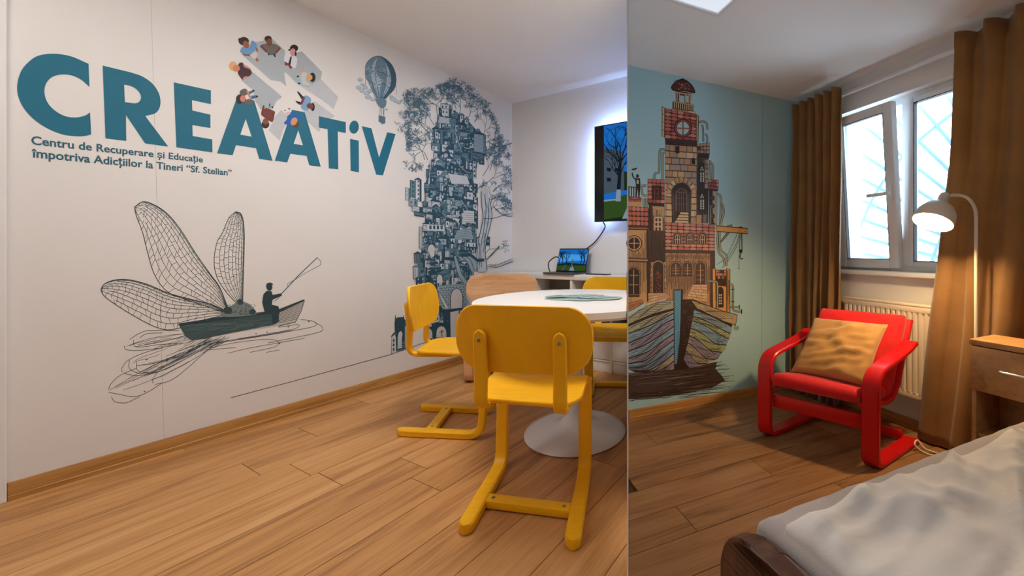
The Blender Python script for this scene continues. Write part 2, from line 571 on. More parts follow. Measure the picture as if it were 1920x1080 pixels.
rp_c = V(0.421, 1.789, 0) - RE * 0.17 + RP * 0.17
ceiling_panel('ceiling_lamp', rp_c, RE, RP, 0.17, R_CEIL, R_PANEL_W, (236, 243, 255), 'white square ceiling lamp over the bedroom')
ceiling_panel('ceiling_lamp', V(1.35, -0.75, 0), RE, RP, 0.17, R_CEIL, R_FILL_W, (238, 244, 255), 'added square fill lamp, unseen above the near side of the bed')

# ------------------------------------------------------------------ plywood chairs
def chair(origin, u, v, col, grain, label, name='dining_chair'):
    r = root(name, origin, label, 'chair', 'plywood chairs around the table')
    m = frame(origin, V(u[0], u[1], 0), V(v[0], v[1], 0))
    M = col
    # sled legs: one bent strip on each side
    for s in (-1, 1):
        bm = bmesh.new()
        path = fillet([(-0.255, 0.019), (0.175, 0.019), (0.205, 0.428)], 0.075, 7)
        cx = s * 0.205
        strip(bm, path, cx - 0.03, cx + 0.03, 0.036, m, e=.006, round_start=.03)
        obj('leg', bm, M, r, smooth=35)
    bm = bmesh.new(); box(bm, m, -0.176, 0.176, -0.115, -0.065, 0.006, 0.036, bev=.004)
    br = obj('crossbar', bm, M, r, smooth=35)
    for s in (-1, 1):
        bm = bmesh.new(); lathe(bm, [(0, .0375), (.007, .0375), (.008, .036), (.008, .03)], m(s * .15, -.09, 0), n=12)
        obj('screw', bm, M_STEEL, br)
    # seat
    bm = bmesh.new()
    ol = []
    for x, y in rrect(-0.225, 0.225, -0.175, 0.225, [0.07, 0.07, 0.1, 0.1], 8): ol.append((x, y))
    def sf(x, y):
        z = 0.455 - 0.018 * (1 - (x / .225) ** 2) * (1 - abs(y / .25) ** 2)
        if y > 0.12: z -= 0.9 * (y - 0.12) ** 2 / 0.2
        return z
    shell(bm, ol, lambda x, h, w: m(x, w, h), sf, 0.016)
    obj('seat', bm, M, r, smooth=40)
    bm = bmesh.new(); box(bm, m, -0.235, 0.235, 0.165, 0.225, 0.405, 0.43, bev=.004)
    obj('seat_rail', bm, M, r, smooth=35)
    # backrest
    bm = bmesh.new()
    ol = rrect(-0.275, 0.275, 0.560, 0.808, [0.10, 0.10, 0.115, 0.115], 10)
    def bsf(x, w): return -0.205 - 0.10 * (w - 0.7) + 0.42 * x * x
    shell(bm, ol, lambda x, h, w: m(x, h, w), bsf, 0.016)
    obj('backrest', bm, M, r, smooth=40)
    # uprights
    for s in (-1, 1):
        bm = bmesh.new()
        path = fillet([(0.02, 0.437), (-0.215, 0.432), (-0.205, 0.55), (-0.222, 0.72)], [0, .07, .06, 0], 7)
        cx = s * 0.155
        strip(bm, path, cx - 0.026, cx + 0.026, 0.022, m, e=.005, round_end=.028)
        up = obj('upright', bm, M, r, smooth=35)
        bm = bmesh.new()
        ax = (m(0, -1, 0) - m(0, 0, 0)).normalized()
        lathe(bm, [(0, .013), (.006, .013), (.008, .011), (.008, 0)], m(cx, -0.2185, 0.685), axis=ax, n=12)
        obj('screw', bm, M_STEEL, up)
    return r
M_STEEL = mat('zinc_screw', (150, 145, 130), 0.35, 0.03, metal=0.8)
M_YEL = mat('yellow_lacquer', (246, 182, 8), 0.42, 0.05, 5, stretch=(1, 12, 1), bump=.05, bscale=80)
M_BIRCH = wood('birch_ply', (196, 146, 100), (218, 170, 124), (230, 188, 146), 0.45, gscale=(1.5, 5, 10), rand=.05)
chair((-0.385, 1.575, 0), (0.955, -0.17), (-0.01, 1.0), M_YEL, 0, 'yellow plywood chair in front, its back to the viewer')
chair((-1.0, 2.24, 0), (0.12, -0.80), (1.10, -0.10), M_YEL, 0, 'yellow plywood chair beside the printed wall, seen from its side')
chair((-1.03, 3.12, 0), (-1.06, -0.16), (0.22, -0.95), M_BIRCH, 0, 'unpainted birch plywood chair at the far side of the table')
chair((-0.065, 2.77, 0), (-1.0, 0.04), (0.03, -0.92), M_YEL, 0, 'yellow plywood chair behind the table, nearest the television')

# ------------------------------------------------------------------ round table, one side straight against the partition
TC = V(-0.29, 2.14, 0); TR = 0.535
M_TABLE = mat('white_laminate', (238, 233, 228), 0.3, 0.01)
M_TBASE = mat('white_lacquered_steel', (228, 230, 234), 0.25, 0.01)
tab = root('round_table', TC, 'round white pedestal table standing against the partition', 'table')
pts = []
a0 = math.acos((-0.006 - TC.x) / TR)
N = 80
for k in range(N + 1):
    a = a0 + (2 * math.pi - 2 * a0) * k / N
    pts.append((TC.x + TR * math.cos(a), TC.y + TR * math.sin(a)))
bm = bmesh.new()
def scaled(pts, k): return [(min(TC.x + (p[0] - TC.x) * k, -0.006) if p[0] < -0.0062 else p[0], TC.y + (p[1] - TC.y) * k) for p in pts]
prism(bm, pts, IDENT, 0.712, 0.74)
obj('tabletop', bm, M_TABLE, tab, smooth=30)
bm = bmesh.new(); prism(bm, scaled(pts, .975), IDENT, 0.700, 0.712)
obj('edge_band', bm, mat('table_edge_beige', (205, 190, 172), 0.5, .03), tab, smooth=30)
bm = bmesh.new()
lathe(bm, [(0.0, 0.0), (.272, 0.0), (.278, .006), (.275, .012), (.24, .022), (.16, .036), (.09, .058), (.055, .10), (.042, .18), (.038, .35), (.042, .55), (.06, .66), (.1, .69), (.16, .70), (0, .70)], TC, n=56)
obj('pedestal', bm, M_TBASE, tab, smooth=50)

# ------------------------------------------------------------------ white shelf unit along the far wall
M_UNIT = mat('white_foil_board', (232, 228, 222), 0.4, 0.01)
UD, UH = 0.25, 0.80
ur = root('shelf_unit', Bx(0.9, UD / 2, 0), 'long low white shelf unit under the television', 'shelf unit')
def upart(name, a0, a1, s0, s1, z0, z1, mm=M_UNIT, parent=None):
    bm = bmesh.new(); box(bm, Bx, a0, a1, s0, s1, z0, z1, bev=.002)
    return obj(name, bm, mm, parent or ur, smooth=30)
upart('top_board', 0.06, 1.72, 0.016, UD + .01, UH - .045, UH)
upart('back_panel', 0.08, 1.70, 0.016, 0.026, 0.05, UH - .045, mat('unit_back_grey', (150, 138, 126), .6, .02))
for a in (0.08, 0.50, 0.92, 1.32, 1.68):
    upart('upright_panel', a, a + .025, 0.026, UD, 0.0, UH - .045)
for a in (0.525, 0.945, 1.345):
    w = 0.395 if a < .94 else (.375 if a < 1.3 else .335)
    for z in (0.62, 0.50, 0.34):
        upart('shelf', a, a + w, 0.03, UD - .01, z, z + .018)
upart('plinth', 0.105, 1.68, UD - .03, UD - .012, 0.0, 0.085)
upart('plinth_trim', 0.105, 1.68, UD - .012, UD - .002, 0.085, 0.10)
upart('lower_door', 0.945, 1.32, UD - .012, UD, 0.105, 0.335)
upart('lower_door', 0.525, 0.915, UD - .012, UD, 0.105, 0.335)
upart('lower_door', 1.345, 1.68, UD - .012, UD, 0.105, 0.335)

# ------------------------------------------------------------------ screens
def picture_on(bm, m, items):
    """flat print made of coloured polygons; m maps (x,y,layer)"""
    for layer, (poly, mi) in enumerate(items):
        vs = [bm.verts.new(m(p[0], p[1], layer)) for p in poly]
        for t in tessellate_polygon([[V(p[0], p[1], 0) for p in poly]]):
            try: bm.faces.new([vs[i] for i in t]).material_index = mi
            except ValueError: pass

def limb(x0, y0, x1, y1, w0, w1):
    d = Vector((x1 - x0, y1 - y0)); n = Vector((-d.y, d.x)).normalized()
    return [(x0 - n.x * w0, y0 - n.y * w0), (x0 + n.x * w0, y0 + n.y * w0), (x1 + n.x * w1, y1 + n.y * w1), (x1 - n.x * w1, y1 - n.y * w1)]

def branch(items, x, y, a, L, w, depth, rnd, mi, clip):
    x1, y1 = x + math.cos(a) * L, y + math.sin(a) * L
    if not (clip[0] < x1 < clip[1] and clip[2] < y1 < clip[3]): return
    items.append((limb(x, y, x1, y1, w, w * .65), mi))
    if depth == 0: return
    for k in range(rnd.choice((2, 3))):
        branch(items, x1, y1, a + rnd.uniform(-.75, .75), L * rnd.uniform(.6, .85), w * .62, depth - 1, rnd, mi, clip)

S_SKY = emitter('screen_sky_blue', (28, 112, 200), 0.75)
S_SKY2 = emitter('screen_pale_blue', (70, 160, 235), 0.8)
S_DARK = emitter('screen_bark_dark', (20, 26, 36), 0.9)
S_GRASS = emitter('screen_grass_green', (58, 88, 40), 0.6)
S_HOUSE = emitter('screen_building_grey', (72, 84, 98), 0.8)
S_WHITE = emitter('screen_white', (140, 156, 172), 0.7)
S_SHADE = emitter('screen_dark_green', (28, 44, 30), 0.8)
SMATS = [S_SKY, S_DARK, S_GRASS, S_HOUSE, S_WHITE, S_SHADE, S_SKY2]
M_BLACK = mat('black_plastic', (14, 14, 16), 0.3, .02)

# television
TVA, TVW, TVZ0, TVZ1 = 1.085, 1.05, 1.262, 2.105
TVS = 0.115
tv = root('television', Bx(TVA + TVW / 2, TVS, TVZ0), 'large black wall television showing a bare tree and lawn', 'television')
bm = bmesh.new(); box(bm, Bx, TVA, TVA + TVW, TVS - .03, TVS, TVZ0, TVZ1, bev=.004)
obj('casing', bm, M_BLACK, tv, smooth=30)
bm = bmesh.new(); box(bm, Bx, TVA + .3, TVA + .75, 0.001, TVS - .03, 1.5, 1.85)
obj('wall_bracket', bm, M_BLACK, tv)
bm = bmesh.new(); box(bm, Bx, TVA + .008, TVA + TVW - .008, TVS, TVS + .001, TVZ0 + .012, TVZ1 - .008)
obj('screen_glass', bm, mat('screen_black', (6, 6, 8), .15, .02), tv)
items = []
W, H = 0.87, TVZ1 - TVZ0 - .03
rnd = random.Random(4)
items.append(([(0, 0), (W, 0), (W, H), (0, H)], 0))
items.append(([(0, .38), (.0, .62), (.1, .60), (.2, .56), (.2, .24), (0, .22)], 3))
items.append(([(.2, .24), (.2, .40), (.4, .36), (.6, .42), (W, .5), (W, .2)], 5))
items.append(([(.03, .42), (.07, .41), (.07, .44), (.03, .45)], 1)); items.append(([(.03, .33), (.07, .325), (.07, .355), (.03, .36)], 1))
items.append(([(.11, .41), (.15, .40), (.15, .43), (.11, .44)], 1))
items.append(([(0, 0), (W, 0), (W, .24), (.2, .20), (0, .16)], 2))
items.append(([(0, .155), (.14, .16), (.14, .175), (0, .17)], 4))
items.append(([(.0, .0), (W, 0), (W, .06), (.3, .03)], 5))
items.append(([(.18, .0), (.27, 0), (.30, .19), (.28, .19)], 4))
items.append((limb(.14, .15, .165, .5, .022, .012), 1))
items.append((limb(.142, .15, .147, .25, .026, .02), 4))
for a in (1.9, 1.2, 2.4, .8, 1.55):
    branch(items, .162, .48, a, .13, .007, 5, rnd, 1, (.002, W, .2, H - .004))
for a in (1.7, 2.3, 1.1, 2.0):
    branch(items, .155, .36, a, .10, .005, 5, rnd, 1, (.002, W, .2, H - .004))
bm = bmesh.new()
picture_on(bm, lambda x, y, l: Bx(TVA + .10 + x, TVS + .0013 + l * .00001, TVZ0 + .018 + y), items)
obj('screen_image', bm, SMATS, tv, recalc=False)
# LED strip glowing behind the casing
bm = bmesh.new()
for (a0, a1, z0, z1) in ((TVA + .03, TVA + .045, TVZ0 + .05, TVZ1 - .05), (TVA + .05, TVA + TVW - .05, TVZ1 - .05, TVZ1 - .035)):
    box(bm, Bx, a0, a1, TVS - .034, TVS - .0305, z0, z1)
obj('led_strip', bm, emitter('led_cool_blue', (150, 185, 255), LED_W), tv)

# laptop
LA, LS, LZ = 0.83, 0.14, UH
lap = root('laptop', Bx(LA, LS, LZ), 'open grey laptop on the white shelf unit showing a park', 'laptop')
M_LAP = mat('laptop_grey', (96, 92, 92), 0.35, .02, metal=.5)
lw = 0.33
# hinged so that the screen faces the table
bm = bmesh.new(); box(bm, Bx, LA - lw / 2 - .02, LA + lw / 2 - .02, LS - .02, LS + .14, LZ + .002, LZ + .016, bev=.003)
obj('base', bm, M_LAP, lap, smooth=30)
bm = bmesh.new(); box(bm, Bx, LA - lw / 2 + .01, LA + lw / 2 - .05, LS, LS + .07, LZ + .016, LZ + .018)
obj('keyboard', bm, M_BLACK, lap)
lm = frame(Bx(LA, LS - .02, LZ + .016), LN, -LD * .14 * 0 + LD * 0.26 + V(0, 0, .965), -LD)
bm = bmesh.new(); box(bm, lm, -lw / 2, lw / 2, 0.0, 0.222, -.007, 0.0, bev=.002)
lid = obj('lid', bm, M_BLACK, lap, smooth=30)
items = []
LWs, LHs = lw - .014, 0.200
rnd = random.Random(8)
items.append(([(0, 0), (LWs, 0), (LWs, LHs), (0, LHs)], 0))
items.append(([(0, .14), (.1, .16), (.2, .15), (LWs, .17), (LWs, .1), (0, .08)], 6))
items.append(([(0, 0), (LWs, 0), (LWs, .05), (0, .045)], 2))
items.append(([(0, .045), (LWs, .05), (LWs, .062), (.2, .07), (.12, .075), (0, .06)], 5))
items.append(([(.05, 0), (.08, 0), (.1, .06), (.09, .06)], 3)); items.append(([(.14, .0), (.2, 0), (.165, .06)], 4)); items.append(([(.15, .03), (.17, .03), (.172, .1), (.165, .11), (.158, .1)], 3))
for bx_, a, L in ((.26, 1.6, .06), (.05, 1.5, .05), (.10, 1.6, .05), (.29, 1.5, .05), (.015, 1.5, .06)):
    for q in range(2):
        branch(items, bx_, .05, a + rnd.uniform(-.1, .1), L, .0045, 3, rnd, 1, (.001, LWs - .001, 0, LHs - .001))
bm = bmesh.new()
picture_on(bm, lambda x, y, l: lm(x - LWs / 2, y + .012, .0004 + l * .00001), items)
obj('screen_image', bm, SMATS, lid, recalc=False)

def cable(name, pts, r, label):
    bm = bmesh.new(); tube(bm, spline(pts, 8), r, 8)
    return obj(name, bm, mat('black_cable', (20, 20, 22), .4, .02), smooth=60, label=label, cat='cable')
cable('cable', [Bx(TVA + .07, .08, TVZ0 + .004), Bx(TVA + .06, .035, TVZ0 - .05), Bx(TVA - .05, .02, TVZ0 - .17), Bx(LA + .10, .02, 1.02), Bx(LA + .02, .018, .96), Bx(LA - .02, .022, .84), Bx(LA - .03, .05, .808)], .0055, 'black cable hanging from the television down behind the laptop')
cable('cable', [Bx(LA - lw / 2 - .032, .16, LZ + .0065), Bx(LA - lw / 2 - .06, .15, LZ + .05), Bx(LA - lw / 2 - .075, .13, LZ + .1), Bx(LA - lw / 2 - .055, .09, LZ + .14), Bx(LA - lw / 2 - .03, .06, LZ + .15), Bx(LA - lw / 2 + .0, .035, LZ + .11), Bx(LA - lw / 2 + .01, .03, LZ + .007)], .0055, 'short black cable looping up at the left side of the laptop')
bm = bmesh.new(); box(bm, Bx, LA + .20, LA + .42, .1, .17, LZ, LZ + .008, bev=.002)
obj('remote_tray', bm, M_BLACK, label='flat black pad lying beside the laptop', cat='pad')

# pale printed pattern lying in the middle of the table
rnd = random.Random(3)
bm = bmesh.new()
M_DOILY = mat('sea_green_glaze', (150, 172, 164), 0.5, .18, 40)
M_DOILY2 = mat('sea_green_glaze_dark', (112, 138, 132), 0.5, .12, 40)
dc = V(-0.235, 2.14, 0.7406)
def leaf(cx, cy, L, Wd, ang, z, mi):
    pts = []
    for k in range(24):
        a = 2 * math.pi * k / 24
        rr = 1 + .06 * math.sin(5 * a + cx * 40) + rnd.uniform(-.03, .03)
        x, y = L * math.cos(a) * rr, Wd * math.sin(a) * rr
        pts.append((cx + x * math.cos(ang) - y * math.sin(ang), cy + x * math.sin(ang) + y * math.cos(ang)))
    prism(bm, pts, IDENT, z, z + .0012, mi)
for i, (x, y, L, Wd, ang) in enumerate(((-.10, .0, .12, .085, .3), (.06, .03, .11, .09, -.4), (.0, -.05, .12, .07, .1), (.12, -.02, .09, .07, .6), (-.03, .08, .12, .07, .2), (-.17, .05, .07, .05, .9), (.02, .0, .09, .05, -.8))):
    leaf(dc.x + x, dc.y + y, L, Wd, ang, dc.z + i * .0012, 0)
    leaf(dc.x + x * 1.02, dc.y + y, L * .7, Wd * .12, ang, dc.z + i * .0012 + .0013, 1)
obj('table_mat', bm, [M_DOILY, M_DOILY2], label='pale sea-green leaf-shaped mat in the middle of the table', cat='table mat')

# ------------------------------------------------------------------ bedroom window
M_PVC = mat('white_window_plastic', (236, 240, 244), 0.3, .01)
M_GASKET = mat('black_gasket', (22, 24, 28), .5, .02)
M_GLASS = bpy.data.materials.new('window_glass'); M_GLASS.use_nodes = True
nt = M_GLASS.node_tree
gb = nt.nodes['Principled BSDF']; gb.inputs['Roughness'].default_value = 0.0; gb.inputs['Base Color'].default_value = (.93, .97, 1, 1)
tr = nt.nodes.new('ShaderNodeBsdfTransparent'); tr.inputs['Color'].default_value = (.94, .97, 1, 1)
fr = nt.nodes.new('ShaderNodeFresnel'); fr.inputs['IOR'].default_value = 1.3
gl = nt.nodes.new('ShaderNodeBsdfGlossy'); gl.inputs['Roughness'].default_value = 0.02
mx = nt.nodes.new('ShaderNodeMixShader')
nt.links.new(fr.outputs[0], mx.inputs[0]); nt.links.new(tr.outputs[0], mx.inputs[1]); nt.links.new(gl.outputs[0], mx.inputs[2])
nt.links.new(mx.outputs[0], nt.nodes['Material Output'].inputs['Surface']); nt.nodes.remove(gb)

FZ0, FZ1 = WZ0 + .0, WZ1 - .0
FS0, FS1 = -0.12, -0.06          # fixed frame depth in the opening
MULA = 0.70                       # mullion
win = root('window_1', Wx(MULA, FS0, FZ0), 'white two-light plastic window, left sash tilted open', kind='structure')
def wpart(name, a0, a1, s0, s1, z0, z1, mm, par, bev=.003):
    bm = bmesh.new(); box(bm, Wx, a0, a1, s0, s1, z0, z1, bev=bev)
    return obj(name, bm, mm, par, smooth=30)
bm = bmesh.new()
fw = .045
for (a0, a1, z0, z1) in ((WA0, WA0 + fw, FZ0, FZ1), (WA1 - fw, WA1, FZ0, FZ1), (WA0 + fw, WA1 - fw, FZ0, FZ0 + .04), (WA0 + fw, WA1 - fw, FZ1 - fw, FZ1), (MULA - .02, MULA + .03, FZ0 + .04, FZ1 - fw)):
    box(bm, Wx, a0, a1, FS0, FS1, z0, z1, bev=.003)
obj('frame', bm, M_PVC, win, smooth=30)
# right light, closed
def sash(name, a0, a1, z0, z1, m, w=.05, handle=None):
    bm = bmesh.new()
    for (x0, x1, y0, y1) in ((a0, a0 + w, z0, z1), (a1 - w, a1, z0, z1), (a0 + w, a1 - w, z0, z0 + w), (a0 + w, a1 - w, z1 - w, z1)):
        box(bm, m, x0, x1, 0, .05, y0, y1, bev=.004)
    s = obj(name, bm, M_PVC, win, smooth=30)
    bm = bmesh.new()
    g = .004
    for (x0, x1, y0, y1) in ((a0 + w - .001, a0 + w + g, z0 + w, z1 - w), (a1 - w - g, a1 - w + .001, z0 + w, z1 - w), (a0 + w, a1 - w, z0 + w - .001, z0 + w + g), (a0 + w, a1 - w, z1 - w - g, z1 - w + .001)):
        box(bm, m, x0, x1, .018, .046, y0, y1)
    obj('gasket', bm, M_GASKET, s)
    bm = bmesh.new(); box(bm, m, a0 + w, a1 - w, .022, .026, z0 + w, z1 - w)
    obj('pane', bm, M_GLASS, s)
    return s
sash('sash', MULA + .022, WA1 - fw + .02, FZ0 + .03, FZ1 - .03, lambda a, s, z: Wx(a, s + FS1 - .035, z), w=.028)
tilt = math.radians(4.6)
tz = FZ0 + .02
def tm(a, s, z):
    dz = z - tz
    return Wx(a, FS1 - .012 + s * math.cos(tilt) + dz * math.sin(tilt), tz + dz * math.cos(tilt) - s * math.sin(tilt))
ls = sash('sash', WA0 + .02, MULA - .012, FZ0 + .02, FZ1 - .035, tm, w=.052)
bm = bmesh.new(); box(bm, tm, MULA - .05, MULA - .025, .05, .06, 1.30, 1.40, bev=.003)
box(bm, tm, MULA - .045, MULA - .03, .06, .085, 1.34, 1.36, bev=.003)
hb = obj('handle', bm, M_PVC, ls, smooth=30)
bm = bmesh.new(); box(bm, tm, MULA - .16, MULA - .03, .078, .094, 1.338, 1.36, bev=.006)
obj('lever', bm, M_PVC, ls, smooth=30)
# inner sill
bm = bmesh.new(); box(bm, Wx, WA0 - .05, WA1 + .05, -.06, .055, WZ0 - .028, WZ0 - .002, bev=.005)
obj('sill', bm, M_PVC, win, smooth=30)
# security grille at the outer face of the wall
GS = -WT - .038
gr = root('window_grille', Wx(.7, GS, WZ0), 'sunburst security grille of pale metal bars outside the window', 'grille')
M_BAR = mat('pale_blue_steel', (168, 200, 224), 0.5, .05)
gc = (1.32, 0.80)
def bar(p0, p1, r=.0125):
    bm = bmesh.new(); tube(bm, [Wx(p0[0], GS, p0[1]), Wx(p1[0], GS, p1[1])], r, 8)
    obj('bar', bm, M_BAR, gr, smooth=60)
GA0, GA1, GZ0, GZ1 = WA0 - .25, WA1 + .35, WZ0 - .1, WZ1 + .12
for k in range(15):
    ang = math.radians(4 + k * 6.1)
    dx, dz = -math.cos(ang), math.sin(ang)
    t = min((GA0 - gc[0]) / dx if dx < -1e-6 else 9, (GZ1 - gc[1]) / dz if dz > 1e-6 else 9)
    bar((gc[0] + dx * .12, gc[1] + dz * .12), (gc[0] + dx * t, gc[1] + dz * t))
for R in (.62, 1.12):
    bm = bmesh.new()
    pts = []
    for k in range(33):
        ang = math.radians(92 * k / 32)
        a, z = gc[0] - R * math.cos(ang), gc[1] + R * math.sin(ang)
        if a > GA0 and z < GZ1: pts.append(Wx(a, GS, z))
    tube(bm, pts, .0125, 8)
    obj('arc_bar', bm, M_BAR, gr, smooth=60)
bm = bmesh.new()
for (a0, a1, z0, z1) in ((GA0, GA1, GZ1 - .012, GZ1), (GA0, GA1, GZ0, GZ0 + .012), (GA0, GA0 + .012, GZ0, GZ1), (GA1 - .012, GA1, GZ0, GZ1)):
    box(bm, Wx, a0, a1, GS - .006, GS + .03, z0, z1)
obj('grille_frame', bm, M_BAR, gr)

# curtain rail
bm = bmesh.new(); box(bm, Wx, 0.03, 1.9, 0.03, 0.055, 2.012, 2.028, bev=.002)
for a in (.3, 1.0, 1.7): box(bm, Wx, a, a + .02, 0.0, .03, 2.014, 2.026)
obj('curtain_rail', bm, M_PVC, origin=Wx(.9, .04, 2.01), label='thin white curtain rail above the bedroom window', cat='curtain rail')

# curtains: pleated cloth
M_CURT = mat('ochre_velvet', (164, 122, 74), 0.75, .10, 8, bump=.1, bscale=300, sheen=.35, transl=.34)
def curtain(name, top, bot, z0, z1, folds, amp, seed, label, base=0.122, flare=0.0):
    """top/bot = (a0,a1) ranges along the wall; folds narrow at the heading and open towards the floor"""
    rnd = random.Random(seed)
    bm = bmesh.new()
    nu, nv = folds * 12, 40
    ph = [rnd.uniform(-.9, .9) for _ in range(folds + 3)]
    am = [rnd.uniform(.45, 1.3) for _ in range(folds + 3)]
    rows = []
    for j in range(nv + 1):
        t = j / nv                      # 0 top
        z = z1 + (z0 - z1) * t
        row = []
        for i in range(nu + 1):
            u = i / nu
            f = u * folds
            k = int(f)
            q = f - k
            a = (am[k] * (1 - q) + am[k + 1] * q)
            pht = (ph[k] * (1 - q) + ph[k + 1] * q) * (0.3 + t)
            w = math.sin(2 * math.pi * f + pht * 1.6)
            w = math.copysign(abs(w) ** .8, w)
            A = amp * a * (0.75 + .5 * t) if t > .04 else amp * .8
            a0 = top[0] + (bot[0] - top[0]) * (t ** 1.5); a1 = top[1] + (bot[1] - top[1]) * (t ** 1.5)
            wob = .012 * math.sin(7 * t + k * 1.7) * t
            aa = a0 + (a1 - a0) * u + wob + .3 * amp * math.sin(4 * math.pi * f + 1.0) * .4
            if flare: A *= .22 + .78 * min(1, max(0, (u - .04) / .3)) if t > .3 else 1
            s = base + w * A + flare * (t ** 2) * u * (1 - u) + .012 * noise.noise(V(u * 6, t * 5, seed))
            row.append(bm.verts.new(Wx(aa, max(.02, s), z + (.006 * math.sin(2 * math.pi * f * 1.0) if j == 0 else 0))))
        rows.append(row)
    for a, b in zip(rows, rows[1:]):
        for i in range(nu):
            bm.faces.new((a[i], a[i + 1], b[i + 1], b[i]))
    o = obj(name, bm, M_CURT, smooth=80, label=label, cat='curtain', group='ochre bedroom curtains')
    so = o.modifiers.new('cloth', 'SOLIDIFY'); so.thickness = .002
    return o
curtain('curtain', (0.05, 0.43), (0.04, 0.40), 0.012, 2.05, 6, .030, 2, 'ochre brown curtain hanging between the blue wall and the window')
curtain('curtain', (1.015, 1.70), (0.84, 1.64), 0.012, 2.06, 6, .046, 7, 'ochre brown curtain behind the reading lamp, flaring out at its foot', base=.105, flare=.05)

# radiator
M_RAD = mat('cream_enamel', (222, 212, 194), 0.35, .015)
ra0, ra1, rz0, rz1 = 0.40, 1.05, 0.20, 0.715
rad = root('radiator', Wx((ra0 + ra1) / 2, .05, rz0), 'cream ribbed panel radiator under the bedroom window', 'radiator')
bm = bmesh.new()
n = 22
prof = []
for k in range(n):
    x = ra0 + .012 + (ra1 - ra0 - .024) * k / n
    w = (ra1 - ra0 - .024) / n
    prof += [(x, .065), (x + w * .18, .076), (x + w * .62, .076), (x + w * .8, .065)]
prof.append((ra1 - .012, .065))
A = [bm.verts.new(Wx(p[0], p[1] if 1 else 0, rz0 + .03)) for p in prof]
B = [bm.verts.new(Wx(p[0], p[1], rz1 - .045)) for p in prof]
for i in range(len(prof) - 1): bm.faces.new((A[i], A[i + 1], B[i + 1], B[i]))
obj('ribbed_front', bm, M_RAD, rad, smooth=35)
bm = bmesh.new(); box(bm, Wx, ra0, ra1, .03, .0645, rz0, rz1 - .012, bev=.006)
obj('body', bm, M_RAD, rad, smooth=30)
bm = bmesh.new(); box(bm, Wx, ra0 - .004, ra1 + .004, .028, .075, rz1 - .014, rz1, bev=.004)
tg = obj('top_grille', bm, M_RAD, rad, smooth=30)
for z in (rz1 - .045, rz0):
    bm = bmesh.new(); box(bm, Wx, ra0, ra1, .0645, .074, z, z + .03, bev=.002)
    obj('edge_band', bm, M_RAD, rad, smooth=30)
for a in (ra0 + .12, ra1 - .12):
    bm = bmesh.new(); box(bm, Wx, a, a + .03, .001, .03, rz0 + .1, rz1 - .1)
    obj('bracket', bm, M_RAD, rad)

# ------------------------------------------------------------------ red bentwood armchair
AC = V(1.112, 2.05, 0); AW = V(.374, -.3145, 0); AB = V(.361, .2455, 0)
bl = AB.length; wl = AW.length
am_ = frame(AC, AW / wl, AB / bl)         # x metres to image right, y metres to the back
M_RED = mat('red_lacquer', (196, 10, 18), 0.3, .04, 5)
M_REDC = mat('red_cotton', (205, 12, 20), 0.8, .08, 30, bump=.2, bscale=220, sheen=.2)
arm = root('armchair', AC, 'red bentwood armchair with red cushion in front of the radiator', 'armchair')
hx, hy = wl / 2, bl / 2
for s in (-1, 1):
    bm = bmesh.new()
    path = fillet([(hy * .98, .525), (hy * .55, .495), (-hy, .435), (-hy * 1.02, .013), (hy * 1.08, .013)], [0, .05, .085, .06, 0], 9)
    strip(bm, path, s * hx - .035, s * hx + .035, .024, am_, e=.005)
    obj('side_frame', bm, M_RED, arm, smooth=35)
bm = bmesh.new(); box(bm, am_, -hx + .03, hx - .03, -hy * .93, -hy * .84, .165, .235, bev=.005)
obj('front_rail', bm, M_RED, arm, smooth=30)
bm = bmesh.new(); box(bm, am_, -hx + .03, hx - .03, hy * .9, hy * 1.0, .012, .06, bev=.005)
obj('rear_rail', bm, M_RED, arm, smooth=30)
seatp = fillet([(-hy * 1.0, .285), (hy * .42, .235), (hy * 1.38, .63)], [0, .11, 0], 9)
for s in (-1, 1):
    bm = bmesh.new()
    strip(bm, seatp, s * hx * .86 - .018, s * hx * .86 + .018, .02, am_, e=.004)
    obj('seat_stile', bm, M_RED, arm, smooth=35)
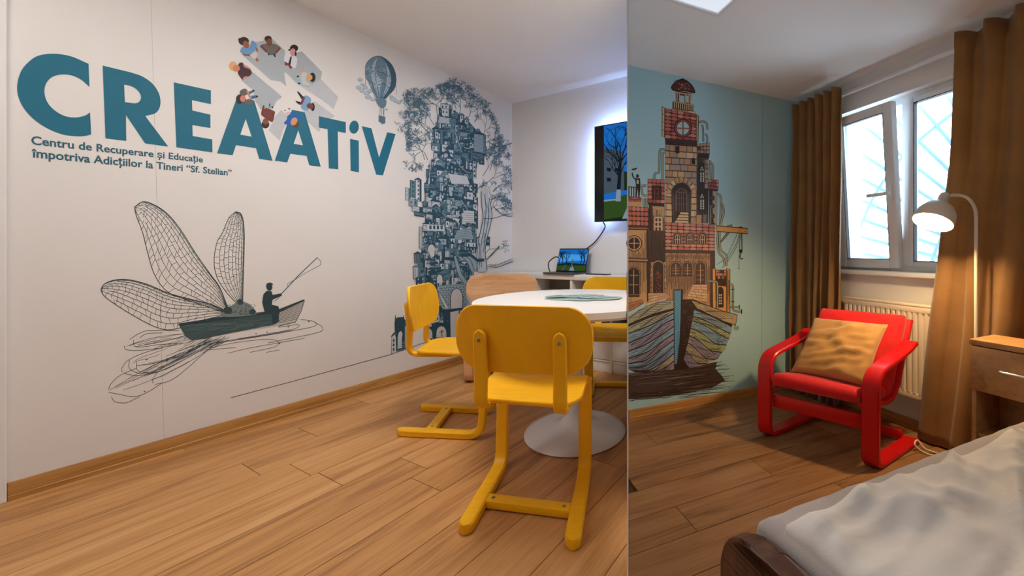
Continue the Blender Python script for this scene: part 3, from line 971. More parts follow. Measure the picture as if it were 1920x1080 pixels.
# cushions: swept soft section
def cushion(path, hw, th, seed, puff=.012):
    bm = bmesh.new()
    path = [Vector(p) for p in path]
    rings = []
    acc = [0.0]
    for a, b in zip(path, path[1:]): acc.append(acc[-1] + (b - a).length)
    # resample
    n = 26
    P = []
    for k in range(n + 1):
        d = acc[-1] * k / n
        j = max(0, min(len(path) - 2, next((i for i in range(len(acc) - 1) if acc[i + 1] >= d - 1e-9), 0)))
        t = (d - acc[j]) / max(1e-9, acc[j + 1] - acc[j])
        P.append(path[j].lerp(path[j + 1], t))
    sec = rrect(-hw, hw, -th / 2, th / 2, th * .42, 5)
    extra = []
    for i in range(len(sec)):                      # add mid points on the long sides
        a, b = sec[i], sec[(i + 1) % len(sec)]
        extra.append(a)
        if abs(a[0] - b[0]) > .1:
            for q in range(1, 12): extra.append((a[0] + (b[0] - a[0]) * q / 12, a[1]))
    for i, p in enumerate(P):
        d = (P[min(i + 1, n)] - P[max(i - 1, 0)]).normalized(); nr = Vector((-d.y, d.x))
        t = i / n
        k = 1.0
        e = min(t, 1 - t) * n
        k = math.sqrt(min(1, .25 + e * .375)) if e < 2 else 1.0
        ring = []
        for x, h in extra:
            bulge = puff * (1 - (x / hw) ** 2) * (1 if h > 0 else 0) * math.sin(math.pi * t) 
            wr = .004 * noise.noise(V(x * 14, t * 9, seed)) * (1 if abs(x) < hw * .95 else .3)
            hh = h * k + bulge + (wr if h > 0 else 0)
            ring.append(bm.verts.new(am_(x * (1 - (1 - k) * .05), p.x + nr.x * hh, p.y + nr.y * hh)))
        rings.append(ring)
    m = len(extra)
    for a, b in zip(rings, rings[1:]):
        for k in range(m): bm.faces.new((a[k], a[(k + 1) % m], b[(k + 1) % m], b[k]))
    bm.faces.new(rings[0][::-1]); bm.faces.new(rings[-1])
    return bm
obj('seat_cushion', cushion([(-hy * 1.10, .325), (-hy * .3, .30), (hy * .28, .283)], hx * .84, .066, 1), M_REDC, arm, smooth=60)
obj('back_cushion', cushion([(hy * .22, .272), (hy * .45, .315), (hy * 1.26, .652)], hx * .86, .064, 2), M_REDC, arm, smooth=60)

# pillow
M_PIL = mat('mustard_velvet', (178, 130, 66), 0.7, .10, 10, bump=.15, bscale=160, sheen=.4)
def pillow(c, ex, ey, en, hx_, hy_, th):
    bm = bmesh.new()
    n = 28
    def P(u, v, side):
        k = (1 - u ** 4) * (1 - v ** 4)
        pin = 1 - .07 * (u * u * (1 - v * v) * 0) - .06 * (1 - u * u) * (v ** 6) - .06 * (1 - v * v) * (u ** 6)
        h = th * (max(0, 1 - u * u) ** .5 * max(0, 1 - v * v) ** .5) ** .8
        wr = .011 * noise.noise(V(u * 2.3 + v * 1.5, v * 5 - u * 2, 3.1)) * k * 2 + .004 * noise.noise(V(u * 8, v * 9, 1)) * k
        return c + ex * (u * hx_ * pin) + ey * (v * hy_ * pin) + en * (side * h + (wr if side > 0 else 0))
    grids = {}
    for side in (1, -1):
        for i in range(n + 1):
            for j in range(n + 1):
                u, v = -1 + 2 * i / n, -1 + 2 * j / n
                edge = i in (0, n) or j in (0, n)
                if edge and side < 0: grids[(side, i, j)] = grids[(1, i, j)]
                else: grids[(side, i, j)] = bm.verts.new(P(u, v, side))
        for i in range(n):
            for j in range(n):
                bm.faces.new([grids[(side, a, b)] for a, b in ((i, j), (i + 1, j), (i + 1, j + 1), (i, j + 1))])
    return bm
bl_ = am_(-hx * .68, -hy * .30, .335); br_ = am_(hx * .80, -hy * .52, .335)
tl_ = am_(-hx * .74, hy * .80, .572); tr_ = am_(hx * .74, hy * .62, .590)
pc = (bl_ + br_ + tl_ + tr_) / 4
ex = ((br_ + tr_) - (bl_ + tl_)) / 4; ey = ((tl_ + tr_) - (bl_ + br_)) / 4
hxp, hyp = ex.length, ey.length
ex.normalize(); ey.normalize(); en = ex.cross(ey).normalized()
obj('pillow', pillow(pc + en * .052 - ey * .008, ex, ey, en, hxp * 1.04, hyp * 1.08, .052), M_PIL, smooth=80, label='mustard velvet pillow leaning in the red armchair', cat='pillow')

# ------------------------------------------------------------------ reading lamp
M_LAMP = mat('lamp_cream', (226, 217, 198), 0.4, .02)
LP = V(1.603, 1.772, 0)
lamp = root('floor_lamp', LP, 'cream floor lamp with bell shade in front of the curtain', 'floor lamp')
bm = bmesh.new(); lathe(bm, [(0, 0), (.085, 0), (.088, .006), (.085, .014), (.02, .02), (.012, .03), (0, .03)], LP, n=32)
obj('base', bm, M_LAMP, lamp, smooth=40)
neck = V(1.497, 1.80, 1.262)
bm = bmesh.new()
path = [LP + V(0, 0, .02), LP + V(0, 0, .6), LP + V(0, 0, 1.10), LP + V(0, 0, 1.16), LP + V(-.006, .002, 1.205), LP + V(-.028, .008, 1.245), LP + V(-.06, .016, 1.262), neck]
tube(bm, spline(path, 6), .0075, 10)
obj('pole', bm, M_LAMP, lamp, smooth=60)
ax = V(-.50, -.14, -.84).normalized()
bm = bmesh.new()
outer = [(.0, -.012), (.018, -.012), (.022, 0), (.022, .03), (.034, .042), (.058, .062), (.074, .09), (.080, .125), (.081, .145)]
inner = [(r - .003, h) for r, h in outer[::-1][:5]] + [(.016, .04), (0, .04)]
sh_o = neck + V(-.02, -.005, -.004)
lathe(bm, outer + inner, sh_o, axis=ax, n=36)
obj('shade', bm, M_LAMP, lamp, smooth=50)
bm = bmesh.new()
bc = sh_o + ax * .112
bmesh.ops.create_uvsphere(bm, u_segments=20, v_segments=12, radius=.03, matrix=Matrix.Translation(bc))
obj('bulb', bm, emitter('warm_bulb', (255, 214, 152), BULB_W / (4 * math.pi * math.pi * .03 ** 2)), lamp, smooth=80)

# ------------------------------------------------------------------ bedside cabinet
NT = V(1.424, 1.595, 0)
nm = frame(NT, RP, RE)       # x along the window wall towards the camera, y towards the wall
NW, NDp, NH = 0.245, 0.19, 0.64
M_NS = wood('beech_foil', (150, 104, 60), (176, 128, 80), (192, 146, 98), .45, gscale=(2, 10, 10), rand=.05)
ns = root('bedside_cabinet', NT + RP * NW / 2 + RE * NDp / 2, 'beech bedside cabinet with one drawer above an open shelf', 'cabinet')
def npart(name, x0, x1, y0, y1, z0, z1, mm=M_NS, par=None):
    bm = bmesh.new(); box(bm, nm, x0, x1, y0, y1, z0, z1, bev=.002)
    return obj(name, bm, mm, par or ns, smooth=30)
npart('top', -.004, NW, -.01, NDp, NH - .022, NH)
npart('side_panel', 0, .016, 0, NDp, 0, NH - .022)
npart('side_panel', NW - .016, NW, 0, NDp, 0, NH - .022)
npart('back_panel', .016, NW - .016, NDp - .008, NDp, .05, NH - .022)
npart('shelf', .016, NW - .016, .012, NDp - .01, .24, .256)
npart('bottom_drawer', .016, NW - .016, .004, .02, .03, .235)
dr = npart('drawer', .002, NW - .002, -.014, .002, .435, NH - .026)
bm = bmesh.new(); tube(bm, [nm(.105, -.014, .535), nm(.105, -.034, .535), nm(.112, -.038, .535), nm(.2, -.038, .535), nm(.207, -.034, .535), nm(.207, -.014, .535)], .006, 8)
obj('handle', bm, mat('satin_aluminium', (190, 190, 192), .3, .02, metal=.7), dr, smooth=50)

# ------------------------------------------------------------------ bed
B0 = V(0.246, 0.732, 0)
bdm = frame(B0, RE, RP)      # x towards the pillow end, y towards the camera side
BL_, BW_ = 1.60, 1.15
bed = root('bed', bdm(BL_ / 2, BW_ / 2, 0), 'bed with walnut footboard, pale grey sheet and quilt', 'bed')
M_WAL = wood('walnut_foil', (54, 32, 22), (84, 52, 38), (104, 68, 50), .5, gscale=(10, 10, 1.5), rand=.05)
bm = bmesh.new()
ol = rrect(-.045, BW_ + .045, 0.02, .485, [.1, .09, .01, .01], 10)
prism(bm, ol, lambda x, y, z: bdm(-.012 - z, x, y), 0.0, .045)
bmesh.ops.bevel(bm, geom=[e for e in bm.edges if len(e.link_faces) == 2 and abs(e.link_faces[0].normal.dot(e.link_faces[1].normal)) < .4], offset=.008, segments=2, affect='EDGES')
obj('footboard', bm, M_WAL, bed, smooth=40)
bm = bmesh.new(); box(bm, bdm, -.012, BL_, -.022, .0, .12, .30, bev=.004)
obj('side_rail', bm, M_WAL, bed, smooth=30)
bm = bmesh.new(); box(bm, bdm, BL_ - .02, BL_ + .02, -.03, BW_ + .03, 0.0, .75, bev=.01)
obj('headboard', bm, M_WAL, bed, smooth=30)
for x, y in ((.04, .02), (BL_ - .1, .02), (.04, BW_ - .08), (BL_ - .1, BW_ - .08)):
    bm = bmesh.new(); box(bm, bdm, x, x + .05, y, y + .05, 0, .13, bev=.004)
    obj('leg', bm, M_WAL, bed)
M_SHEET = mat('grey_sheet', (164, 156, 152), .8, .05, 12, bump=.12, bscale=250)
M_DUVET = mat('pale_quilt', (206, 201, 195), .8, .04, 6, bump=.1, bscale=300)
def cloth_box(x0, x1, y0, y1, z0, zt, fn, nx, ny, r):
    """soft block: a grid over the top that rolls over the edges down to z0"""
    bm = bmesh.new()
    cols = [(x0, 1.0)] ; g = {}
    us = [0, 0, 0, 0] + [i / nx for i in range(nx + 1)] + [1, 1, 1, 1]
    vs = [0, 0, 0, 0] + [j / ny for j in range(ny + 1)] + [1, 1, 1, 1]
    NU, NV = len(us), len(vs)
    def dr(i, N):
        k = 4 - i if i < 4 else (i - (N - 5) if i > N - 5 else 0)
        return max(0, k)
    for i in range(NU):
        for j in range(NV):
            di, dj = dr(i, NU), dr(j, NV)
            sx = -1 if i < 4 else 1; sy = -1 if j < 4 else 1
            ang = [0, 30, 65, 90, 90]
            k = max(di, dj)
            x = x0 + r + (x1 - x0 - 2 * r) * us[i] + sx * (r * math.sin(math.radians(ang[di])) if di else 0)
            y = y0 + r + (y1 - y0 - 2 * r) * vs[j] + sy * (r * math.sin(math.radians(ang[dj])) if dj else 0)
            drop = r * (1 - math.cos(math.radians(ang[k])))
            z = zt - drop
            z += fn(x, y) * (1 if k < 2 else .4)
            if k == 4: z = z0 + (fn(x * 3 + 5, y * 3) * .6)
            g[(i, j)] = bm.verts.new(bdm(x, y, z))
    for i in range(NU - 1):
        for j in range(NV - 1):
            bm.faces.new((g[(i, j)], g[(i + 1, j)], g[(i + 1, j + 1)], g[(i, j + 1)]))
    return bm
def wr_sheet(x, y): return .004 * noise.noise(V(x * 22 + y * 6, y * 9, .5))
def wr_duvet(x, y):
    a = noise.noise(V(x * 2.2 + y * 1.3, y * 3.4 - x * .8, 2.0)); b = noise.noise(V(x * 6.5 - y * 3, y * 7 + x * 2, 7.0)); c = noise.noise(V(x * 14, y * 13, 4.4))
    e = noise.noise(V(x * 3.2 + y * 7.5, y * 2.0 - x * 1.2, 11.0))
    g = noise.noise(V(x * 4 + y * 16, y * 5 - x * 2, 5.0))
    return .013 * a + .010 * (1 - abs(b) * 2.4) + .015 * (1 - min(1, abs(e) * 5)) + .010 * (1 - min(1, abs(g) * 3)) + .003 * c - .010
mt = cloth_box(0.0, BL_ - .02, 0.0, BW_, .26, .505, wr_sheet, 60, 24, .03)
obj('mattress', mt, M_SHEET, bed, smooth=80)
dv = cloth_box(0.012, BL_ - .25, .055, BW_ + .02, .40, .532, wr_duvet, 140, 110, .026)
obj('quilt', dv, M_DUVET, bed, smooth=80)
# plug lead lying on the floor behind the bed
bm = bmesh.new(); tube(bm, spline([V(1.52, 1.87, .004), V(1.47, 1.90, .006), V(1.44, 1.93, .03), V(1.46, 1.94, .05), V(1.48, 1.92, .02), V(1.53, 1.90, .004)], 8), .004, 8)
obj('lamp_lead', bm, mat('white_lead', (225, 220, 205), .4, .02), smooth=60, label='short loop of white lead by the foot of the curtain', cat='cable')

# ------------------------------------------------------------------ wall prints: flat inks lying on the two picture walls
INKS = {}
def ink(c):
    c = tuple(int(v) for v in c)
    if c not in INKS:
        INKS[c] = mat('ink_%02x%02x%02x' % c, c, 0.6, 0.03, 20)
    return INKS[c]

class Print:
    """drawing in the photograph's own traced coordinates, laid into the plane of a wall"""
    def __init__(s, p0, n, base=0.0006):
        s.p0, s.n, s.base = Vector(p0), Vector(n), base
        s.bm = bmesh.new(); s.level = 0; s.mats = []; s.T = (0, 0, 1); s.cells = {}; s.z = 0
    def zoom(s, ox, oy, k): s.T = (ox, oy, k); return s
    def up(s, k=1): return s
    def P(s, x, y):
        ox, oy, k = s.T
        return (ox + x * k, oy + y * k)
    def w(s, p):
        return wall_hit(p[0], p[1], s.p0, s.n) + s.n * (s.base + s.level * 1.0e-5 + s.z * 1.0e-5)
    def stack(s, pts):
        """inks lie over one another only where they overlap"""
        C = set()
        x0 = min(p[0] for p in pts); x1 = max(p[0] for p in pts); y0 = min(p[1] for p in pts); y1 = max(p[1] for p in pts)
        if len(pts) and (x1 - x0) * (y1 - y0) < 9e9:
            for i in range(int(x0 // 3), int(x1 // 3) + 1):
                for j in range(int(y0 // 3), int(y1 // 3) + 1): C.add((i, j))
        s.z = max((s.cells.get(c, 0) for c in C), default=0) + 1
        for c in C: s.cells[c] = s.z
    def stack_line(s, pts):
        C = set()
        for a, b in zip(pts, pts[1:]):
            n = max(1, int((b - a).length / 2))
            for k in range(n + 1):
                q = a.lerp(b, k / n); C.add((int(q.x // 3), int(q.y // 3)))
        s.z = max((s.cells.get(c, 0) for c in C), default=0) + 1
        for c in C: s.cells[c] = s.z
    def mi(s, c):
        m = ink(c)
        if m not in s.mats: s.mats.append(m)
        return s.mats.index(m)
    def fill(s, poly, c, holes=(), raw=False):
        loops = [[p if raw else s.P(*p) for p in poly]] + [[p if raw else s.P(*p) for p in h] for h in holes]
        flat = [p for l in loops for p in l]
        s.stack(flat)
        vs = [s.bm.verts.new(s.w(p)) for p in flat]
        mi = s.mi(c)
        for t in tessellate_polygon([[V(p[0], p[1], 0) for p in l] for l in loops]):
            try: s.bm.faces.new([vs[i] for i in t]).material_index = mi
            except ValueError: pass
        s.up()
    def line(s, pts, wd, c, closed=False, raw=False, taper=False):
        P = [Vector(p if raw else s.P(p[0], p[1])) for p in pts]
        Q = [P[0]]
        for p in P[1:]:
            if (p - Q[-1]).length > 0.05: Q.append(p)
        if closed and (Q[0] - Q[-1]).length > .05: Q.append(Q[0])
        if len(Q) < 2: return
        mi = s.mi(c)
        s.stack_line(Q)
        L, R = [], []
        for i, p in enumerate(Q):
            d = Q[min(i + 1, len(Q) - 1)] - Q[max(i - 1, 0)]
            if d.length < 1e-6: d = Vector((1, 0))
            d.normalize(); n = Vector((-d.y, d.x))
            h = wd / 2
            if taper: h *= max(.25, math.sin(math.pi * min(1, (i + .4) / (len(Q) - .2))))
            L.append(s.bm.verts.new(s.w(p + n * h))); R.append(s.bm.verts.new(s.w(p - n * h)))
        for i in range(len(Q) - 1):
            s.bm.faces.new((L[i], L[i + 1], R[i + 1], R[i])).material_index = mi
    def curve(s, pts, wd, c, closed=False, per=6, taper=False):
        s.line([tuple(p) for p in spline([Vector((p[0], p[1])) for p in pts], per, closed)], wd, c, closed, taper=taper)
    def blob(s, pts, c, per=6):
        s.fill([tuple(p) for p in spline([Vector((p[0], p[1])) for p in pts], per, True)], c)
    def ell(s, cx, cy, rx, ry, c, ang=0.0, n=18, line=None):
        pts = []
        for k in range(n):
            a = 2 * math.pi * k / n
            x, y = rx * math.cos(a), ry * math.sin(a)
            pts.append((cx + x * math.cos(ang) - y * math.sin(ang), cy + x * math.sin(ang) + y * math.cos(ang)))
        if c is not None: s.fill(pts, c)
        if line: s.line(pts, line[0], line[1], closed=True)
    def build(s, name, parent, label=None, kind=None):
        for f in s.bm.faces:
            f.normal_update()
            if f.normal.dot(s.n) < 0: f.normal_flip()
        return obj(name, s.bm, s.mats, parent, recalc=False, label=label, kind=kind)

def LP_(): return Print(LC, LN)
def RP_(): return Print(RC, RP)
TEAL = (24, 108, 132); INK = (42, 72, 82)

# --- wallpaper seams
for (x0, y0, x1, y1) in ((283, 2, 308, 838),):
    p = LP_(); p.base = .0003
    p.line([(x0, y0), (x1, y1)], 0.8, (196, 190, 184)); p.build('wallpaper_seam', wall_l)
for (x0, y0, x1, y1) in ((1234, 132, 1236, 765), (1430, 180, 1428, 735)):
    p = RP_(); p.base = .0003
    p.line([(x0, y0), (x1, y1)], 0.8, (128, 166, 176)); p.build('wallpaper_seam', wall_m)

# --- big letters
def sp(pts, per=5): return [tuple(p) for p in spline([Vector(p) for p in pts], per)]
letters = []
c_out = sp([(166, 119.7), (133.3, 105.8), (101.4, 100.8), (72.2, 104.4), (52.8, 116.9), (38.9, 135), (32.2, 160), (34.7, 182.2), (45.8, 204.4), (63.9, 223.9), (88.9, 240.6), (116.7, 251.7), (141.7, 255.3), (158.3, 255), (170.8, 252.2)])
c_in = sp([(168.9, 210.8), (158.3, 217), (141.7, 220.3), (122.2, 217.8), (102.8, 207.2), (88.9, 191.9), (83.3, 173.9), (86.1, 157.2), (97.2, 144.7), (113.9, 139.7), (133.3, 141.1), (151.4, 148.9), (167.5, 162.8)])
letters.append((c_out + c_in, []))
letters.append(([(192.5, 123), (244.4, 135.6)] + sp([(244.4, 135.6), (266.7, 143.3), (286.1, 157.2), (297.2, 173.9), (300.8, 189.2), (298.6, 203.1), (290.3, 212.8), (272.2, 217.5)])[1:] + [(315.3, 274.7), (272.2, 268.9), (236.1, 215.6), (236.7, 264.2), (197.8, 259.2)],
    [sp([(232.8, 158.6), (247.2, 162), (258.3, 169.7), (263.9, 179.4), (262.5, 188.6), (254.2, 193.6), (233.9, 191.4)])]))
letters.append(([(325.8, 154.4), (395.3, 169.7), (395.3, 195.3), (359.7, 187.8), (360.6, 207.2), (394.4, 215), (394.4, 240), (360.6, 234.4), (361.1, 255), (397.8, 261.4), (398.3, 285.8), (330.6, 276.1)], []))
letters.append(([(406.8, 287.4), (444.4, 182.2), (476.4, 188.1), (511.1, 301.6), (485.9, 297.8), (480, 277.9), (442.4, 272), (436.1, 291)], [[(460.7, 223.1), (472, 256.3), (450.4, 252.4)]]))
letters.append(([(515, 301.3), (547.3, 205.9), (571, 210.4), (601.5, 312.6), (579.9, 310.2), (574.8, 292.4), (544.3, 288.3), (538.4, 304.6)], [[(559.1, 244.4), (568, 272.6), (550.5, 269.6)]]))
letters.append(([(597.6, 217.8), (648.3, 229), (648.3, 249.5), (633.2, 246.5), (634.1, 317.6), (616.3, 315.6), (614.2, 242.4), (597.6, 239.1)], []))
letters.append(([(656.3, 260.2), (672.6, 263.7), (672.9, 323.3), (657.2, 320.3)], []))
letters.append(([(677.9, 236.4), (696.3, 240.6), (710.5, 295.4), (725.9, 248), (741.6, 251.3), (717.9, 328.9), (705.2, 327.4)], []))
lt_root = None
for i, (o_, h_) in enumerate(letters):
    p = LP_(); p.level = 60
    p.fill(o_, TEAL, h_)
    if i == 6: p.ell(663.7, 238.5, 8.9, 12.4, TEAL, .12, 28)
    p.build('printed_letter', wall_l, label='big teal printed letter ' + 'CREAATiV'[i])

# --- two lines of small lettering
def text_mesh(body, bold):
    cu = bpy.data.curves.new('lettering', 'FONT')
    cu.body = body; cu.size = 1.0; cu.offset = bold; cu.resolution_u = 3
    o = bpy.data.objects.new('lettering', cu); COL.objects.link(o)
    dg = bpy.context.evaluated_depsgraph_get()
    ev = o.evaluated_get(dg); me = ev.to_mesh()
    vs = [(v.co.x, v.co.y) for v in me.vertices]; fs = [tuple(f.vertices) for f in me.polygons]
    ev.to_mesh_clear()
    bpy.data.objects.remove(o); bpy.data.curves.remove(cu)
    return vs, fs
def wall_text(body, bl0, bl1, h0, h1, label):
    """baseline from bl0 to bl1 (traced), cap heights h0 and h1 at its two ends"""
    vs, fs = text_mesh(body, 0.022)
    x0 = min(v[0] for v in vs); x1 = max(v[0] for v in vs); cap = 0.72
    a = wall_hit(bl0[0], bl0[1], LC, LN); b = wall_hit(bl1[0], bl1[1], LC, LN)
    a2 = wall_hit(bl0[0], bl0[1] - h0, LC, LN); b2 = wall_hit(bl1[0], bl1[1] - h1, LC, LN)
    bm = bmesh.new()
    V_ = []
    for x, y in vs:
        u = (x - x0) / (x1 - x0); v = y / cap
        V_.append(bm.verts.new(a.lerp(b, u) + (a2.lerp(b2, u) - a.lerp(b, u)) * v + LN * .0009))
    for f in fs:
        try:
            q = bm.faces.new([V_[i] for i in f]); q.normal_update()
            if q.normal.dot(LN) < 0: q.normal_flip()
        except ValueError: pass
    obj('printed_text', bm, ink((40, 98, 116)), wall_l, recalc=False, label=label)
wall_text('Centru de Recuperare \u0219i Educa\u021bie', (58.5, 270.3), (380.5, 304.6), 16.2, 11.2, 'upper line of small teal printed lettering')
wall_text('\u00eempotriva Adic\u021biilor la Tineri \u201cSf. Stelian\u201d', (58.5, 294.6), (434.5, 329.5), 17.0, 11.4, 'lower line of small teal printed lettering')

# --- ring of people seen from above, with their long shadows
p = LP_(); p.level = 20
SH = (176, 184, 188); SH2 = (196, 199, 202)
p.zoom(400, 40, .2963)
p.fill([(560, 540), (640, 505), (770, 600), (700, 640), (668, 700), (600, 640)], SH2)
p.fill([(350, 690), (390, 600), (430, 560), (480, 620), (440, 690), (420, 755)], SH2)
p.fill([(452, 320), (520, 200), (560, 190), (688, 320), (680, 365), (790, 480), (760, 555), (690, 500), (530, 395), (480, 345)], SH2)
p.fill([(452, 320), (450, 240), (520, 200), (560, 190), (688, 320), (680, 365), (600, 420), (530, 395), (480, 345)], SH)
p.fill([(180, 375), (235, 310), (410, 455), (435, 480), (395, 510), (385, 540), (300, 560), (262, 500), (255, 440)], SH)
p.zoom(420, 50, .19436)
p.fill([(190, 285), (300, 150), (470, 120), (590, 235), (580, 330), (640, 410), (580, 450), (600, 575), (545, 530), (450, 515)], SH)
p.build('printed_shadow', wall_l, label='grey printed shadows of the ring of people')
def person(parts, label):
    p = LP_(); p.level = 90
    p.zoom(420, 50, .19436)
    for q in parts:
        if q[0] == 'e': p.ell(*q[1:6], *(q[6:7]))
        elif q[0] == 'b': p.blob(q[1], q[2], 4)
        else: p.fill(q[1], q[2])
    p.build('printed_person', wall_l, label=label)
person([('b', [(155, 240), (180, 195), (240, 200), (270, 135), (310, 165), (315, 205), (290, 240), (250, 272), (190, 265)], (112, 160, 205)),
        ('p', [(250, 275), (300, 235), (325, 265), (305, 312), (285, 312)], (218, 206, 200)), ('p', [(300, 312), (315, 298), (338, 325), (315, 342)], (160, 105, 75)),
        ('p', [(170, 262), (250, 270), (245, 285), (190, 280)], (140, 88, 58)), ('p', [(303, 200), (322, 212), (328, 245), (312, 236)], (140, 88, 58)),
        ('e', 190, 140, 50, 40, (58, 38, 30)), ('e', 152, 125, 15, 16, (58, 38, 30)), ('e', 212, 172, 28, 38, (158, 98, 58), -.5)], 'printed woman in a pale blue top')
person([('b', [(350, 185), (400, 165), (480, 165), (545, 205), (500, 240), (490, 272), (430, 268), (400, 225)], (112, 106, 100)),
        ('p', [(343, 190), (362, 178), (420, 240), (405, 252)], (120, 68, 48)), ('p', [(549, 212), (528, 198), (488, 255), (502, 264)], (120, 68, 48)),
        ('p', [(418, 258), (440, 262), (432, 284)], (30, 28, 30)), ('p', [(472, 265), (495, 265), (498, 297), (485, 292)], (30, 28, 30)),
        ('e', 425, 118, 36, 30, (62, 38, 30)), ('e', 436, 152, 28, 38, (128, 72, 54))], 'printed man in grey with hands on hips')
person([('b', [(580, 300), (600, 245), (640, 265), (690, 285), (706, 320), (685, 400), (640, 380), (588, 352)], (228, 228, 232)),
        ('p', [(584, 335), (625, 358), (660, 390), (640, 412), (618, 376), (584, 374)], (140, 60, 70)), ('p', [(640, 288), (654, 290), (640, 372), (618, 360)], (32, 32, 40)),
        ('e', 675, 208, 40, 34, (24, 22, 24)), ('e', 664, 248, 26, 38, (214, 150, 140)), ('e', 630, 225, 12, 9, (24, 22, 24)), ('e', 690, 262, 9, 24, (24, 22, 24))], 'printed man in white shirt and dark tie')
person([('p', [(700, 478), (745, 463), (742, 512), (715, 500)], (160, 195, 215)), ('p', [(690, 520), (765, 530), (760, 562), (720, 562)], (160, 195, 215)),
        ('b', [(755, 445), (800, 450), (790, 520), (840, 562), (770, 562), (740, 500)], (206, 204, 198)), ('p', [(742, 408), (775, 402), (778, 440), (746, 442)], (220, 170, 130)),
        ('e', 852, 490, 30, 46, (34, 28, 26)), ('e', 822, 490, 30, 30, (222, 168, 108)), ('e', 712, 480, 12, 9, (25, 25, 28)), ('e', 724, 548, 13, 9, (25, 25, 28))], 'printed man in pale shirt raising a hand')
person([('p', [(703, 628), (720, 628), (768, 680), (748, 702)], (34, 32, 36)), ('p', [(688, 714), (748, 730), (735, 758), (698, 732)], (34, 32, 36)),
        ('b', [(780, 665), (835, 690), (832, 740), (800, 762), (810, 812), (745, 792), (752, 740)], (128, 166, 204)), ('p', [(765, 668), (782, 685), (752, 756), (733, 742)], (112, 58, 60)),
        ('e', 855, 776, 20, 40, (48, 32, 28)), ('e', 828, 766, 32, 28, (118, 66, 48), .3)], 'printed man in pale blue shirt and black trousers')
person([('b', [(612, 850), (650, 828), (735, 862), (742, 892), (690, 892), (650, 872), (640, 940), (590, 942), (578, 925), (605, 895)], (28, 96, 178)),
        ('p', [(585, 832), (622, 818), (642, 840), (604, 866)], (215, 200, 180)), ('e', 588, 808, 6, 7, (30, 30, 34)), ('e', 628, 793, 7, 9, (30, 30, 34)),
        ('e', 692, 942, 30, 38, (98, 62, 40)), ('e', 674, 914, 30, 40, (212, 158, 118), .5)], 'printed woman in bright blue sweater')
person([('b', [(365, 830), (400, 785), (470, 808), (482, 830), (470, 916), (430, 906), (380, 870), (358, 850)], (118, 58, 42)),
        ('p', [(376, 758), (392, 764), (374, 842), (356, 836)], (106, 52, 38)), ('p', [(470, 815), (493, 820), (476, 902), (458, 900)], (106, 52, 38)),
        ('p', [(425, 762), (470, 768), (476, 792), (428, 786)], (132, 158, 178)), ('e', 440, 753, 6, 13, (34, 44, 50)), ('e', 468, 776, 6, 11, (34, 44, 50)),
        ('e', 398, 944, 38, 38, (58, 36, 30)), ('e', 400, 914, 28, 30, (136, 78, 56))], 'printed man in brown sweater')
person([('p', [(235, 628), (275, 612), (288, 630), (246, 656)], (58, 112, 156)), ('p', [(262, 665), (315, 663), (317, 686), (262, 702)], (58, 112, 156)),
        ('b', [(150, 640), (175, 605), (215, 603), (246, 660), (205, 662), (206, 700), (266, 700), (278, 742), (215, 752), (192, 722)], (102, 98, 90)),
        ('p', [(200, 664), (230, 654), (262, 670), (215, 708)], (226, 226, 224)), ('p', [(210, 612), (238, 634), (270, 700), (250, 706), (228, 660)], (206, 134, 112)),
        ('e', 150, 700, 36, 46, (48, 38, 38)), ('e', 180, 694, 26, 32, (214, 128, 112)), ('e', 284, 618, 10, 9, (26, 28, 32)), ('e', 318, 674, 10, 9, (26, 28, 32))], 'printed man in grey jacket over the first letter A')
person([('b', [(140, 360), (180, 348), (195, 390), (250, 410), (266, 455), (222, 490), (185, 517), (150, 480), (132, 440)], (72, 34, 44)),
        ('p', [(190, 362), (262, 405), (255, 416), (188, 386)], (206, 146, 134)), ('p', [(185, 488), (226, 474), (220, 497), (178, 524)], (206, 146, 134)),
        ('e', 86, 380, 38, 44, (232, 172, 120)), ('e', 118, 402, 34, 33, (210, 138, 98))], 'printed bald man in dark red shirt')

# --- hot air balloon
p = LP_(); p.level = 20; p.zoom(650, 90, .14815)
rnd = random.Random(11)
BL1, BL2, BL3 = (60, 94, 112), (168, 184, 194), (112, 140, 154)
for (cx, cy, r) in ((170, 400, 34), (150, 500, 36), (190, 540, 34), (230, 500, 38), (250, 570, 40), (270, 620, 42), (330, 650, 34), (200, 460, 28), (290, 540, 36), (580, 640, 40), (620, 670, 34), (660, 690, 30), (560, 610, 26), (500, 775, 22), (690, 665, 22)):
    p.ell(cx, cy, r, r * .72, (186, 196, 203)); 
    p.curve([(cx - r * .9, cy + r * .1), (cx - r * .3, cy + r * .65), (cx + r * .5, cy + r * .6), (cx + r * .95, cy)], .7, BL3)
    p.curve([(cx - r * .5, cy + r * .3), (cx, cy + r * .5), (cx + r * .6, cy + r * .3)], .5, BL2)
p.up()
p.blob([(235, 300), (245, 210), (310, 130), (400, 102), (480, 130), (560, 200), (610, 300), (625, 420), (600, 520), (540, 590), (490, 645), (385, 640), (340, 570), (290, 470), (245, 380)], BL2)
p.fill(sp([(560, 200), (610, 300), (625, 420), (600, 520), (540, 590), (490, 645), (450, 640), (520, 540), (560, 430), (550, 320), (500, 200), (440, 110), (480, 130)]), BL1)
p.fill(sp([(235, 300), (245, 210), (310, 130), (390, 104), (340, 160), (310, 240), (300, 340), (320, 440), (370, 560), (400, 640), (385, 640), (340, 570), (290, 470), (245, 380)]), BL3)
p.fill(sp([(400, 110), (440, 112), (480, 200), (500, 320), (495, 430), (470, 560), (440, 640), (420, 640), (430, 500), (430, 400), (370, 300), (375, 200)]), BL3)
